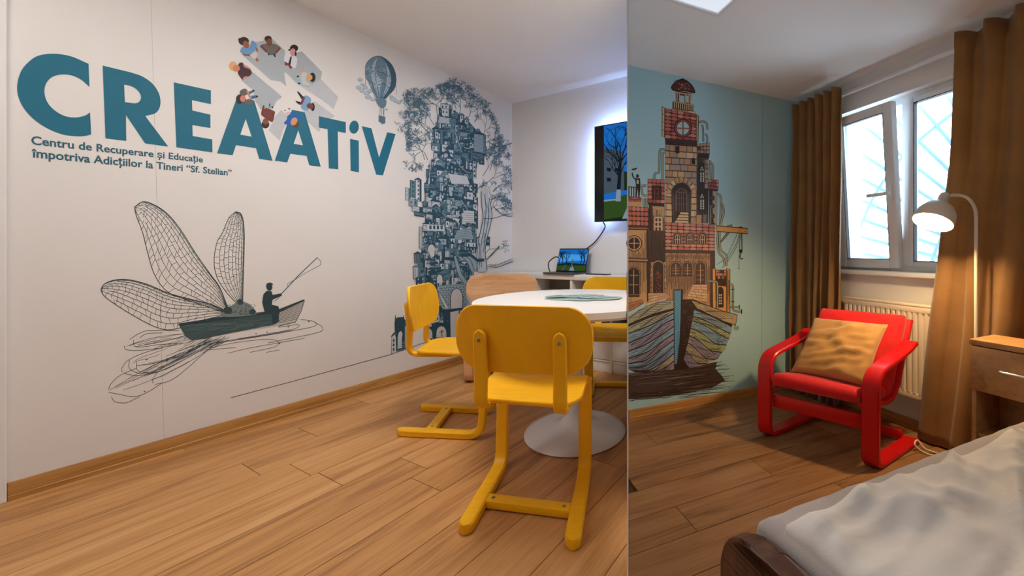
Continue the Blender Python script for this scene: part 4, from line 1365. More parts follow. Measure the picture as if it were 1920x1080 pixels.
for pts in ([(400, 104), (340, 170), (310, 260), (305, 350), (330, 460), (400, 640)], [(410, 104), (375, 190), (362, 300), (370, 420), (420, 640)], [(425, 104), (480, 190), (505, 320), (495, 450), (440, 640)], [(440, 106), (540, 220), (575, 360), (550, 500), (470, 640)], [(240, 340), (330, 300), (430, 310), (520, 350), (620, 400)], [(250, 390), (330, 440), (400, 465), (480, 450), (530, 500), (600, 510)]):
    p.curve(pts, 1.0, BL1)
p.up()
for _ in range(46):
    x, y = rnd.uniform(270, 560), rnd.uniform(230, 480); r = rnd.uniform(10, 30)
    a = rnd.uniform(0, 6)
    p.curve([(x + r * math.cos(a + t), y + r * math.sin(a + t) * .8) for t in (0, 1, 2, 3)], .7, BL1 if rnd.random() < .6 else (190, 200, 206))
for k in range(8):
    x = 300 + k * 32
    p.line([(x, 490), (400 + (x - 400) * .35, 640)], .8, BL1)
p.blob([(360, 650), (430, 640), (500, 660), (490, 740), (440, 760), (400, 730)], BL3)
for y in (665, 690, 712, 735): p.line([(370 + (y - 650) * .3, y - 6), (495, y + 4)], 1.0, BL1)
for a, b in ((425, 418), (440, 440), (455, 470), (470, 472)): p.line([(a, 745), (b, 860)], .8, BL1)
p.fill([(402, 850), (490, 872), (487, 955), (448, 968), (404, 928)], BL3)
for k in range(6): p.line([(402, 860 + k * 14), (488, 878 + k * 14)], 1.1, BL1)
p.line([(235, 300), (240, 470), (215, 480)], .7, BL1); p.line([(622, 470), (626, 590)], .7, BL1)
p.curve([(235, 300), (245, 210), (310, 130), (400, 102), (480, 130), (560, 200), (610, 300), (625, 420), (600, 520), (540, 590)], .9, BL1)
p.build('printed_balloon', wall_l, label='printed engraving of a hot air balloon among clouds')

# --- dragonfly boat
p = LP_(); p.level = 20; p.zoom(180, 360, .3797)
DF = (52, 74, 76)
rnd = random.Random(21)
def resample(pts, n):
    S = spline([Vector(q) for q in pts], 10)
    acc = [0]
    for a, b in zip(S, S[1:]): acc.append(acc[-1] + (b - a).length)
    out = []
    j = 0
    for k in range(n + 1):
        d = acc[-1] * k / n
        while j < len(S) - 2 and acc[j + 1] < d: j += 1
        t = (d - acc[j]) / max(1e-6, acc[j + 1] - acc[j])
        out.append(S[j].lerp(S[j + 1], min(1, max(0, t))))
    return out
def wing(lead, trail, nlong, ncross, bias=1.6):
    N = 60
    A, B = resample(lead, N), resample(trail, N)
    p.line([tuple(q) for q in A], 1.5, DF); p.line([tuple(q) for q in B], 1.3, DF)
    rows = []
    for i in range(nlong + 1):
        s = (i / nlong) ** bias
        row = []
        for k in range(N + 1):
            jx = 2.5 * noise.noise(V(i * 3.1, k * .14, 1.0)); jy = 2.5 * noise.noise(V(i * 2.3, k * .14, 9.0))
            row.append(A[k].lerp(B[k], s) + Vector((jx, jy)) * min(1, 4 * s * (1 - s) * 2))
        rows.append(row)
        if 0 < i < nlong:
            k0 = rnd.choice((0, 0, 2, 5, 9))
            p.line([tuple(q) for q in row[k0:]], .8 if i > 2 else 1.0, DF)
    for i in range(nlong):
        k = rnd.uniform(1, 3)
        while k < N - 6:
            kk = int(k)
            a, b = rows[i][kk], rows[i + 1][min(N, kk + rnd.choice((0, 0, 1, -1)))]
            p.line([tuple(a), tuple((a + b) / 2 + Vector((rnd.uniform(-1.5, 1.5), rnd.uniform(-1.5, 1.5)))), tuple(b)], .7, DF)
            k += rnd.uniform(.8, 1.7) * N / ncross * (0.8 + .5 * k / N)
wing([(190, 75), (235, 47), (300, 70), (360, 115), (420, 190), (490, 300), (560, 400), (610, 470), (650, 570)], [(190, 75), (200, 120), (230, 200), (255, 300), (290, 410), (350, 490), (440, 530), (560, 570), (645, 600)], 10, 26)
wing([(25, 480), (40, 455), (90, 435), (160, 433), (250, 455), (360, 500), (470, 530), (570, 555), (645, 592)], [(25, 480), (30, 500), (60, 530), (135, 580), (220, 630), (290, 665), (350, 680), (410, 672), (500, 640), (645, 604)], 9, 24)
wing([(690, 97), (718, 112), (731, 180), (731, 300), (727, 420), (724, 540)], [(690, 97), (655, 130), (625, 200), (597, 250), (583, 340), (597, 420), (640, 490), (690, 545)], 9, 24)
# reflections and water
def strokes(c0, c1, spread, n, w0=.7):
    for _ in range(n):
        t0, t1 = sorted((rnd.uniform(0, 1), rnd.uniform(0, 1)))
        if t1 - t0 < .25: t1 = min(1, t0 + .35)
        off = rnd.uniform(-1, 1)
        pts = []
        for k in range(7):
            t = t0 + (t1 - t0) * k / 6
            x = c0[0] + (c1[0] - c0[0]) * t; y = c0[1] + (c1[1] - c0[1]) * t
            h = spread * math.sin(math.pi * min(.98, max(.02, t))) ** .6 * off
            pts.append((x + h * .45, y + h + rnd.uniform(-2, 2)))
        p.curve(pts, w0, DF)
strokes((60, 985), (600, 735), 40, 16, .6); strokes((160, 850), (560, 725), 46, 14, .6); strokes((140, 770), (470, 700), 26, 9, .6)
for pts in ([(62, 975), (75, 945), (120, 905), (200, 870)], [(75, 1010), (95, 1035), (150, 1040), (215, 1010)], [(60, 988), (120, 1000), (190, 1010), (260, 985), (330, 940)],
            [(130, 890), (128, 870), (160, 830), (250, 790), (400, 750)], [(135, 895), (200, 905), (300, 890), (430, 830), (540, 770)], [(165, 830), (165, 870), (220, 895), (330, 880), (450, 820)],
            [(200, 840), (205, 880), (260, 890), (330, 860)], [(185, 730), (190, 760), (230, 765), (300, 755), (430, 745)], [(140, 760), (150, 778), (210, 782), (330, 770)], [(165, 728), (230, 690), (300, 683), (410, 685)],
            [(215, 720), (250, 700), (330, 695)], [(290, 950), (370, 930), (450, 870), (540, 790), (640, 710)], [(280, 945), (285, 915), (340, 860), (450, 800)]):
    p.curve(pts, .9, DF)
for (pts) in ([(560, 770), (700, 742), (850, 727), (900, 740), (880, 765), (760, 792)], [(500, 760), (640, 735), (800, 712), (950, 685), (1000, 665), (990, 655), (900, 668)],
              [(600, 745), (800, 715), (1000, 680), (1070, 665), (1090, 650), (1060, 635), (1010, 630)], [(850, 745), (1000, 715), (1090, 695), (1120, 680), (1110, 660), (1080, 645)],
              [(650, 796), (760, 770), (900, 745), (1030, 722)], [(840, 792), (905, 780)], [(540, 780), (690, 768)], [(700, 725), (850, 700), (960, 680)]):
    p.curve(pts, .8, DF)
for (x, y) in ((845, 692), (950, 665), (905, 748), (1050, 640), (790, 700), (240, 985), (350, 835), (250, 828)): p.ell(x, y, 5, 2.5, DF, -.2, 8)
for k in range(34):
    x = rnd.uniform(430, 660); y = 735 - (x - 430) * .06 + rnd.uniform(-14, 26)
    L = rnd.uniform(40, 130); p.line([(x, y), (x - L * .8, y + L * .42)], .6, DF)
# hull
p.up(3)
p.fill([(405, 650), (520, 640), (640, 615), (780, 600), (900, 575), (1030, 530), (1030, 541), (985, 640), (900, 660), (640, 702), (540, 722), (470, 730), (440, 712)], (196, 190, 182))
p.fill([(405, 650), (520, 640), (640, 615), (780, 600), (900, 588), (905, 640), (880, 655), (640, 702), (540, 722), (470, 730), (440, 712)], (64, 88, 90))
p.fill([(405, 650), (640, 612), (890, 585), (1025, 530), (1030, 538), (900, 596), (640, 632), (415, 663)], (44, 66, 70))
for k in range(9):
    t = k / 9
    p.line([(900, 596 + 58 * t), (1028 - 40 * t, 545 + 92 * t)], .8, DF)
p.line([(1029, 535), (1012, 590), (985, 642), (900, 662)], 1.2, DF)
for k in range(40):
    x = rnd.uniform(430, 840); y = 660 + rnd.uniform(0, 45) - (x - 430) * .09
    p.line([(x, y), (x + rnd.uniform(20, 90), y - rnd.uniform(3, 10))], .5, (104, 124, 124))
# insect body
p.blob([(625, 612), (640, 575), (680, 555), (700, 530), (725, 540), (760, 555), (790, 590), (785, 605), (700, 615)], (120, 134, 132))
for _ in range(70):
    x, y = rnd.uniform(640, 780), rnd.uniform(555, 608); a = rnd.uniform(0, 6.3); r = rnd.uniform(5, 16)
    p.line([(x, y), (x + r * math.cos(a), y + r * .7 * math.sin(a))], .9, DF)
p.ell(650, 585, 22, 18, (52, 74, 78)); p.ell(712, 543, 16, 14, (52, 74, 78), .5); p.ell(772, 592, 16, 14, (52, 74, 78))
# fisherman
p.up()
FI = (40, 66, 72)
p.fill([(826, 505), (842, 488), (866, 490), (872, 508), (914, 500), (918, 512), (872, 532), (868, 556), (900, 564), (908, 590), (892, 650), (870, 652), (866, 604), (832, 592), (820, 545)], FI)
p.ell(856, 470, 15, 18, FI); p.fill([(838, 470), (842, 452), (860, 446), (874, 454), (874, 458), (858, 460)], FI)
p.line([(912, 506), (1000, 412), (1092, 324)], 1.5, DF)
p.curve([(1092, 324), (1108, 342), (1105, 362), (1070, 380), (1020, 408), (970, 440), (945, 455), (950, 470)], .8, DF)
p.line([(880, 540), (900, 525), (915, 505)], 1.0, DF)
p.build('printed_dragonfly_boat', wall_l, label='line drawing of an angler in a dragonfly-winged rowing boat')
p = LP_(); p.level = 20
p.line([(433, 745.5), (560, 712), (733, 664.5)], 1.1, (70, 74, 72)); p.line([(733, 664.5), (800, 641)], 1.1, (70, 74, 72))
p.build('printed_ground_line', wall_l)

# --- tree city: engraved houses piled up around a trunk
p = LP_(); p.level = 20
rnd = random.Random(31)
TD, TM, TL, TW = (38, 74, 88), (98, 130, 142), (150, 170, 178), (204, 208, 210)
def twigs(x, y, a, L, d, w):
    x1, y1 = x + math.cos(a) * L, y + math.sin(a) * L
    p.line([(x, y), ((x + x1) / 2 + rnd.uniform(-1, 1), (y + y1) / 2 + rnd.uniform(-1, 1)), (x1, y1)], max(.5, w), (84, 114, 128))
    if d == 0:
        for _ in range(4):
            a2 = rnd.uniform(0, 6.3); r = rnd.uniform(1.0, 2.4)
            cx, cy = x1 + rnd.uniform(-4, 4), y1 + rnd.uniform(-4, 4)
            p.curve([(cx, cy), (cx + r * math.cos(a2), cy + r * math.sin(a2)), (cx + r * math.cos(a2 + 1.2), cy + r * math.sin(a2 + 1.2)), (cx + r * .6 * math.cos(a2 + 2.4), cy + r * .6 * math.sin(a2 + 2.4))], .6, (84, 114, 130), per=3)
        return
    for _ in range(rnd.choice((2, 2, 3))):
        twigs(x1, y1, a + rnd.uniform(-.95, .95), L * rnd.uniform(.6, .95), d - 1, w * .75)
for (x, y, a, L, d) in ((815, 260, -2.0, 19, 4), (814, 235, -2.1, 19, 4), (802, 300, -2.0, 16, 4), (796, 300, -1.9, 16, 4), (806, 250, -2.4, 16, 4), (797, 275, -2.6, 12, 4), (820, 215, -1.7, 18, 4), (828, 215, -1.9, 16, 4), (790, 215, -1.9, 14, 3), (788, 285, 2.5, 12, 3),
                         (862, 220, -1.5, 18, 4), (875, 225, -1.1, 16, 4), (890, 230, -1.2, 14, 4), (855, 205, -1.9, 12, 3), (900, 260, -1.0, 16, 4), (908, 270, -.6, 12, 4), (912, 300, -.9, 14, 4), (905, 330, -1.0, 18, 4), (910, 345, -.7, 16, 4), (918, 320, -1.3, 14, 4),
                         (915, 400, -.9, 14, 4), (918, 385, -1.2, 14, 4), (920, 375, -.4, 10, 3), (912, 300, -1.6, 14, 4), (905, 480, -.8, 18, 3), (796, 205, -1.9, 14, 4), (790, 230, -1.7, 13, 4), (786, 262, -2.2, 9, 4), (835, 200, -1.3, 16, 4), (848, 205, -1.6, 16, 4), (925, 360, -.9, 12, 3), (928, 395, -.5, 10, 3)):
    twigs(x, y, a, L, d, 1.2)
p.up(2)
# silhouette of the piled houses: y -> left, right
SIL = [(190, 824, 846), (205, 822, 850), (212, 816, 862), (222, 812, 884), (240, 809, 900), (258, 806, 910), (275, 808, 914), (292, 808, 910), (310, 800, 895), (325, 795, 893), (340, 790, 895), (360, 792, 896), (385, 790, 896), (405, 790, 895), (425, 790, 893), (445, 788, 892), (462, 790, 893), (480, 785, 890), (500, 780, 884), (520, 782, 878), (540, 785, 874), (565, 800, 872), (590, 803, 862), (615, 802, 850), (640, 803, 843)]
def span(y):
    for a, b in zip(SIL, SIL[1:]):
        if a[0] <= y <= b[0]:
            t = (y - a[0]) / (b[0] - a[0]); return a[1] + (b[1] - a[1]) * t, a[2] + (b[2] - a[2]) * t
    return (SIL[-1][1], SIL[-1][2])
p.fill([(a[1] + 7, a[0] + 4) for a in SIL] + [(a[2] - 7, a[0] + 4) for a in SIL[::-1]], (48, 82, 96))
SK = .16          # receding slope of the drawing on the wall
def house(x, y, w, h):
    tone = rnd.choice((TW, TW, TW, TL, TM, TD, TD))
    sy = SK * w * (1 if y < 430 else -.35 if y > 500 else .3)
    q = [(x, y), (x + w, y + sy), (x + w, y + h + sy), (x, y + h)]
    p.fill(q, tone); p.line(q, 1.0, TD, closed=True)
    # shaded flank
    if rnd.random() < .65:
        f = rnd.uniform(.15, .4) * w
        p.fill([(x + w - f, y + sy * .8), (x + w, y + sy), (x + w, y + h + sy), (x + w - f, y + h + sy * .8)], TD if rnd.random() < .6 else TM)
    k = rnd.random()
    dark = TD if tone != TD else TL
    if k < .55:                                     # windows
        nx = max(1, int(w / 6)); ny = max(1, int(h / 8))
        for i in range(nx):
            for j in range(ny):
                wx = x + w * (i + .5) / nx - 1.2; wy = y + h * (j + .45) / ny - 1.5 + sy * (i + .5) / nx
                hh = rnd.uniform(2.5, 4.2)
                p.fill([(wx, wy), (wx + 1.2, wy - 1), (wx + 2.4, wy), (wx + 2.4, wy + hh), (wx, wy + hh)], dark)
    elif k < .8:                                    # courses of stone or boards
        n = max(2, int(h / 2.4))
        for i in range(1, n): p.line([(x, y + h * i / n), (x + w, y + h * i / n + sy)], .55, dark)
        if rnd.random() < .5:
            for i in range(int(w / 4)):
                xx = x + rnd.uniform(0, w); yy = y + rnd.uniform(0, h - 2); p.line([(xx, yy), (xx, yy + 2.4)], .55, dark)
    else:
        n = max(3, int(w / 2))
        for i in range(1, n): p.line([(x + w * i / n, y + sy * i / n), (x + w * i / n, y + h + sy * i / n)], .6, dark)
    if rnd.random() < .5:                           # roof
        e = rnd.uniform(1, 2.5); rh = rnd.uniform(3, 6)
        kind = rnd.random()
        if kind < .5: r = [(x - e, y + .5), (x + w * .5, y - rh + sy * .5), (x + w + e, y + sy + .5)]
        else: r = [(x - e, y + .5), (x + w * .15, y - rh * .8), (x + w * .85, y - rh * .8 + sy), (x + w + e, y + sy + .5)]
        p.fill(r, TD if rnd.random() < .65 else TM); p.line(r, .8, TD, closed=True)
y = 200.0
while y < 636:
    l, r = span(y)
    for _ in range(int((r - l) / 9.5) + 1):
        w, h = (rnd.uniform(5, 11), rnd.uniform(14, 34)) if rnd.random() < .55 else (rnd.uniform(9, 20), rnd.uniform(8, 18))
        x = rnd.uniform(l, max(l + 1, r - w))
        if y > 520: h *= .8
        house(x, y + rnd.uniform(-3, 3), w, h)
    y += 8.0
# houses hanging out at the left and on the top
for (x, y, w, h) in ((760, 352, 9, 24), (769, 338, 10, 32), (778, 336, 11, 40), (766, 372, 16, 14), (772, 386, 20, 10), (776, 396, 18, 8), (785, 425, 6, 40), (776, 475, 12, 18), (774, 500, 14, 22), (826, 194, 20, 12), (828, 203, 18, 14), (822, 218, 32, 12), (888, 250, 22, 34), (893, 446, 14, 20), (779, 520, 16, 26), (905, 445, 12, 14)):
    house(x, y, w, h)
# stairs and masts
for (a, b) in (((850, 245), (862, 280)), ((862, 375), (875, 395)), ((806, 300), (802, 340)), ((840, 590), (828, 560)), ((858, 310), (875, 325))):
    for k in range(3): p.line([(a[0] + k * 1.6, a[1]), (b[0] + k * 1.6, b[1])], .8, TW if k == 1 else TD)
# pale terraces
p.fill([(838, 325), (875, 330), (880, 346), (846, 345)], TW); p.line([(838, 325), (875, 330), (880, 346), (846, 345)], .8, TD, closed=True)
p.fill([(868, 395), (888, 396), (888, 418), (866, 417)], TW)
for k in range(5): p.line([(866, 399 + k * 4), (888, 400 + k * 4)], .6, TD)
p.fill([(798, 420), (832, 422), (833, 434), (799, 433)], TW); p.line([(798, 420), (832, 422), (833, 434), (799, 433)], .8, TD, closed=True)
for k in range(4): p.fill([(804 + k * 7, 423), (808 + k * 7, 423), (808 + k * 7, 430), (804 + k * 7, 430)], TD)
p.fill([(856, 432), (882, 426), (886, 448), (850, 450)], TL)
for k in range(6): p.line([(853 - k * .4, 434 + k * 3), (884, 429 + k * 3.4)], .6, TD)
# trunk and roots
p.up()
p.zoom(750, 400, .24074)
p.blob([(625, -180), (665, -210), (690, -120), (712, 0), (700, 90), (672, 200), (660, 300), (672, 360), (672, 445), (595, 445), (590, 330), (606, 200), (640, 60), (628, -80)], (196, 202, 206))
for pts in ([(628, -170), (632, -60), (642, 40), (612, 190), (594, 330), (598, 445)], [(690, -120), (712, 0), (700, 90), (672, 200), (660, 300), (672, 445)], [(655, -150), (665, -20), (650, 120), (625, 260), (630, 420)], [(680, -60), (685, 40), (660, 180), (645, 300)], [(615, 230), (612, 330), (612, 430)]):
    p.curve(pts, 1.3, TD)
for _ in range(46):
    t = rnd.uniform(0, 1); x = 690 - 70 * t + rnd.uniform(-26, 20); y = -120 + 520 * t
    p.line([(x, y), (x - 6, y + rnd.uniform(20, 60))], .6, TM)
p.fill(sp([(455, 325), (540, 320), (590, 370), (592, 440), (550, 450), (520, 385), (470, 350)]), TL)
for pts in ([(455, 325), (510, 370), (548, 450)], [(480, 322), (540, 360), (575, 445)], [(540, 320), (592, 372), (592, 445)]): p.curve(pts, 1.2, TD)
p.fill(sp([(412, 340), (430, 335), (455, 400), (470, 460), (510, 520), (505, 560), (470, 520), (440, 460)]), TL); p.curve([(412, 340), (440, 460), (470, 520), (505, 560)], 1.2, TD); p.curve([(430, 335), (455, 400), (470, 460), (510, 520)], 1.0, TD)
p.fill([(460, 318), (545, 312), (600, 355), (650, 350), (650, 375), (595, 378), (540, 335), (465, 340)], TD)
p.curve([(672, 360), (700, 330), (745, 285), (770, 255)], 2.0, TD); p.curve([(680, 355), (720, 318), (750, 282)], 1.0, TL)
# stone viaduct with tall arches
p.fill([(295, 560), (500, 545), (512, 640), (535, 700), (470, 740), (330, 745), (296, 700)], TL)
for r in range(9):
    yy = 565 + r * 19
    p.line([(300, yy), (510, yy - 12)], .7, TD)
    for c in range(8):
        xx = 305 + c * 26 + (r % 2) * 13; p.line([(xx, yy), (xx, yy + 18)], .7, TD)
p.fill([(385, 740)] + [(435 - 48 * math.cos(math.pi * k / 10), 660 - 76 * math.sin(math.pi * k / 10)) for k in range(11)] + [(480, 735)], (206, 204, 202))
p.line([(385, 740)] + [(435 - 48 * math.cos(math.pi * k / 10), 660 - 76 * math.sin(math.pi * k / 10)) for k in range(11)] + [(480, 735)], 1.4, TD)
p.fill([(278, 545)] + [(302 - 24 * math.cos(math.pi * k / 8), 510 - 36 * math.sin(math.pi * k / 8)) for k in range(9)] + [(328, 540)], (206, 204, 202)); p.line([(278, 545)] + [(302 - 24 * math.cos(math.pi * k / 8), 510 - 36 * math.sin(math.pi * k / 8)) for k in range(9)] + [(328, 540)], 1.2, TD)
p.fill([(212, 290)] + [(240 - 26 * math.cos(math.pi * k / 8), 275 - 32 * math.sin(math.pi * k / 8)) for k in range(9)] + [(262, 330), (240, 345)], (206, 204, 202))
p.fill([(320, 750), (480, 735), (484, 750), (380, 768), (385, 830), (330, 840)], TD)
p.fill([(385, 770), (450, 755), (450, 850), (442, 960), (388, 965)], (206, 204, 202))
p.fill([(205, 890), (385, 830), (388, 965), (355, 965), (250, 968), (195, 980)], TD)
p.fill([(275, 965)] + [(315 - 38 * math.cos(math.pi * k / 8), 930 - 52 * math.sin(math.pi * k / 8)) for k in range(9)] + [(354, 962)], (206, 204, 202))
p.fill([(196, 978)] + [(220 - 24 * math.cos(math.pi * k / 8), 940 - 42 * math.sin(math.pi * k / 8)) for k in range(9)] + [(244, 972)], (206, 204, 202))
p.line([(318, 905), (320, 962)], 1.6, TD); p.line([(300, 925), (335, 915)], 1.4, TD)
p.fill([(300, 640), (318, 640), (372, 735), (345, 738)], TW); p.line([(300, 640), (345, 738)], 1, TD); p.line([(318, 640), (372, 735)], 1, TD)
p.fill([(232, 810), (300, 790), (302, 842), (235, 862)], TW); p.line([(232, 810), (300, 790), (302, 842), (235, 862)], 1.2, TD, closed=True)
for k in range(3): p.fill([(245 + k * 18, 822 - k * 5), (254 + k * 18, 819 - k * 5), (254 + k * 18, 840 - k * 5), (245 + k * 18, 843 - k * 5)], TD)
# ropes to the corner
p.zoom(0, 0, 1)
for pts, w in (([(914, 265), (930, 274), (945, 273), (960, 268)], 1.2), ([(905, 410), (925, 409), (945, 403), (960, 400)], 1.1), ([(925, 388), (938, 400), (950, 405), (960, 405)], 1.2), ([(912, 499), (930, 501), (945, 496), (960, 490)], 1.2), ([(914, 496), (930, 497), (945, 491), (960, 485)], .8)):
    p.curve(pts, w, TD)
for k in range(9): p.line([(918 + k * 4.6, 496.5 - k * .9), (918 + k * 4.6, 500.5 - k * .9)], .7, TD)
# small gatehouse standing on the ground line
p.zoom(720, 440, .27778)
p.fill([(70, 590), (85, 560), (128, 555), (160, 600), (160, 770), (85, 790), (48, 806), (50, 680), (72, 660)], TD)
p.fill([(52, 690), (78, 668), (82, 798), (52, 806)], TW); p.line([(48, 690), (66, 660), (82, 690)], 1.5, TD)
for k in range(3): p.fill([(60, 706 + k * 30), (70, 704 + k * 30), (70, 722 + k * 30), (60, 724 + k * 30)], TD)
p.fill([(92, 770), (92, 690), (100, 660), (115, 650), (124, 670), (118, 720), (122, 765)], TW)
p.fill([(140, 620), (150, 615), (152, 760), (140, 765)], TL)
for k in range(5): p.line([(88, 735 + k * 12), (158, 715 + k * 13)], .7, TL)
for x in (72, 128): p.fill([(x, 590), (x + 2, 545), (x + 7, 545), (x + 9, 590)], TD)
p.build('printed_tree_city', wall_l, label='teal engraving of houses piled up around a tall tree')

# ------------------------------------------------------------------ bedroom print: castle on a boat
p = RP_(); p.level = 10
rnd = random.Random(41)
DK = (48, 30, 26); DK2 = (74, 50, 42); TAN = (206, 166, 122); TAN2 = (188, 146, 106); TAN3 = (168, 146, 128); RED = (192, 104, 90); RED2 = (164, 78, 68); PINK = (206, 140, 124); CRM = (214, 186, 146); SKYC = (178, 206, 204); ORG = (216, 158, 84); PIPE = (158, 168, 150)
Z1 = lambda: p.zoom(1176, 130, .32404)
Z2 = lambda: p.zoom(1176, 400, .35209)
def poly(q, c, w=1.2, lc=DK):
    p.fill(q, c); p.line(q, w, lc, closed=True); p.up()
def tiles(q, nx, ny, shades=(RED, RED2, PINK, RED), w=1.0):
    """q: four corners tl,tr,br,bl; rows of rounded roof tiles"""
    tl, tr, br, bl = [Vector(a) for a in q]
    p.fill([tuple(a) for a in (tl, tr, br, bl)], DK); 
    def at(u, v): return tuple(tl.lerp(tr, u).lerp(bl.lerp(br, u), v))
    for j in range(ny):
        for i in range(nx):
            u0, u1 = (i + .06) / nx, (i + .96) / nx; v0, v1 = (j + .02) / ny, (j + .80) / ny
            d = .22 / ny
            um = (u0 + u1) / 2
            p.fill([at(u0, v0 + d * .6), at(um, v0), at(u1, v0 + d * .6), at(u1, v1), at(um, v1 + d * .5), at(u0, v1)], rnd.choice(shades))
    p.up()
def arch(cx, y0, y1, hw, c, w=1.2, lc=DK, point=False, frame_c=None, fw=0):
    """round or pointed opening standing from y1 (foot) up to y0 (crown)"""
    def loop(e):
        sp0 = y0 + hw + (hw * .4 if point else 0)
        out = [(cx - hw - e, y1)]
        for k in range(11):
            a = math.pi * k / 10
            yy = sp0 - (hw + e) * math.sin(a) * (1.4 if point else 1)
            xx = cx - (hw + e) * math.cos(a)
            out.append((xx, yy))
        return out + [(cx + hw + e, y1)]
    if frame_c: poly(loop(fw), frame_c, w, lc)
    poly(loop(0), c, w, lc)
def pipe(pts, wd, c=PIPE):
    p.curve(pts, wd + 1.6, DK, per=4); p.up(); p.curve(pts, wd, c, per=4); p.up()
def hatch(q, n, c, w=.6, vert=True, jitter=.15):
    tl, tr, br, bl = [Vector(a) for a in q]
    for i in range(n):
        u = (i + rnd.uniform(.2, .8)) / n
        v0, v1 = rnd.uniform(0, .35), rnd.uniform(.6, 1)
        if vert: a, b = tl.lerp(tr, u).lerp(bl.lerp(br, u), v0), tl.lerp(tr, u).lerp(bl.lerp(br, u), v1)
        else: a, b = tl.lerp(bl, u).lerp(tr.lerp(br, u), v0), tl.lerp(bl, u).lerp(tr.lerp(br, u), v1)
        p.line([tuple(a), tuple(b)], w, c)
    p.up()
def stones(q, rows, shades=(TAN, TAN2, TAN3, CRM), w=.0, gap=.05, base=DK):
    tl, tr, br, bl = [Vector(a) for a in q]
    p.fill([tuple(a) for a in (tl, tr, br, bl)], base)
    def at(u, v): return tuple(tl.lerp(tr, u).lerp(bl.lerp(br, u), v))
    n = len(rows)
    for j, cuts in enumerate(rows):
        cs = [0] + list(cuts) + [1]
        for a, b in zip(cs, cs[1:]):
            g = gap * .5; gv = .10
            k = rnd.uniform(-.02, .02)
            p.fill([at(a + g * .35, (j + gv + k) / n), at(b - g * .35, (j + gv - k) / n), at(b - g * .35, (j + 1 - gv * .4) / n), at(a + g * .35, (j + 1 - gv * .4) / n)], rnd.choice(shades))
    p.up()
# crane and pipes behind
Z1()
pipe([(410, 305), (440, 302), (458, 312), (464, 350)], 2.2); pipe([(430, 320), (438, 340), (440, 420)], 2.0); pipe([(452, 372), (462, 390), (462, 425)], 1.8)
pipe([(475, 540), (492, 548), (496, 570), (494, 640)], 2.2); pipe([(480, 525), (482, 640)], 1.8)
pipe([(522, 722), (538, 732), (542, 790), (538, 900)], 2.4); pipe([(535, 780), (552, 784), (558, 830), (550, 860), (540, 900)], 2.4)
pipe([(236, 405), (240, 450), (232, 466), (205, 464), (188, 474), (185, 580), (180, 598), (160, 604), (155, 640)], 2.6); pipe([(256, 405), (258, 455), (240, 480), (208, 484), (204, 500), (203, 640)], 2.4)
pipe([(110, 672), (90, 674), (84, 690), (90, 725), (115, 732)], 2.6); pipe([(95, 745), (96, 800)], 2.2); pipe([(110, 745), (112, 800)], 2.2)
poly([(528, 1010), (585, 935), (578, 905), (606, 898), (604, 930), (545, 1000)], (150, 128, 106))
for pts in ([(640, 945), (600, 1030), (570, 1090), (520, 1130)], [(650, 945), (630, 1010), (590, 1080), (560, 1140)], [(655, 950), (630, 1030), (575, 1120), (545, 1150)]):
    p.curve(pts, .9, DK2)
pipe([(525, 940), (522, 1000), (530, 1060), (555, 1090), (565, 1140)], 2.6); pipe([(535, 940), (535, 1010), (545, 1050), (575, 1080), (572, 1140)], 2.4)
p.line([(662, 930), (664, 1060)], 1.8, DK); p.line([(655, 930), (648, 1050)], 1.2, DK); p.ell(657, 1052, 9, 12, DK); p.curve([(658, 1060), (652, 1085), (660, 1098), (670, 1092)], 2.0, DK)
p.line([(648, 1050), (646, 1150)], .8, DK); p.ell(646, 1152, 4, 4, DK, 0, 8)
poly([(515, 905), (697, 921), (697, 951), (515, 938)], ORG, 1.6); p.ell(650, 935, 3, 3, DK, 0, 8); p.ell(682, 938, 3, 3, DK, 0, 8); p.ell(655, 915, 12, 5, DK)
# lantern and dome
p.fill([(280, 122), (372, 138), (368, 208), (282, 196)], DK)
for (x0, x1) in ((304, 330), (340, 352)): p.fill([(x0, 150), (x1, 154), (x1, 196), (x0, 190)], SKYC)
for x in (286, 298, 333, 354, 364): p.fill([(x, 138), (x + 5, 139), (x + 5, 200), (x, 198)], CRM)
p.fill([(282, 128), (372, 146), (372, 152), (282, 138)], TAN)
p.blob([(256, 106), (268, 84), (292, 66), (320, 57), (348, 70), (374, 94), (388, 120), (386, 136), (330, 124), (272, 122)], (98, 50, 42))
for k in range(8):
    x = 268 + k * 15; p.curve([(320, 58), ((x + 320) / 2 + (x - 320) * .25, 84), (x, 116 + k * 2)], .8, DK)
for k in range(4): p.curve([(268 + 8 * (3 - k), 112 - 14 * k), (320, 106 - 16 * k), (384 - 10 * k, 126 - 15 * k)], .8, DK)
for _ in range(26):
    x, y = rnd.uniform(290, 360), rnd.uniform(78, 116); p.fill([(x, y), (x + 6, y + 1), (x + 6, y + 6), (x, y + 5)], rnd.choice((RED, RED2, PINK)))
p.curve([(256, 106), (268, 84), (292, 66), (320, 57), (348, 70), (374, 94), (388, 120), (386, 136), (330, 124), (272, 122)], 1.8, DK, True); p.ell(320, 58, 6, 6, DK)
poly([(264, 184), (386, 206), (384, 242), (262, 228)], DK2)
for k in range(10):
    x = 270 + k * 12; p.fill([(x, 190 + k * 2), (x + 5, 191 + k * 2), (x + 5, 226 + k * 1.6), (x, 225 + k * 1.6)], CRM)
p.line([(264, 186), (386, 208)], 1.6, TAN)
stones([(252, 226), (394, 244), (394, 258), (252, 242)], [(.2, .45, .7)])
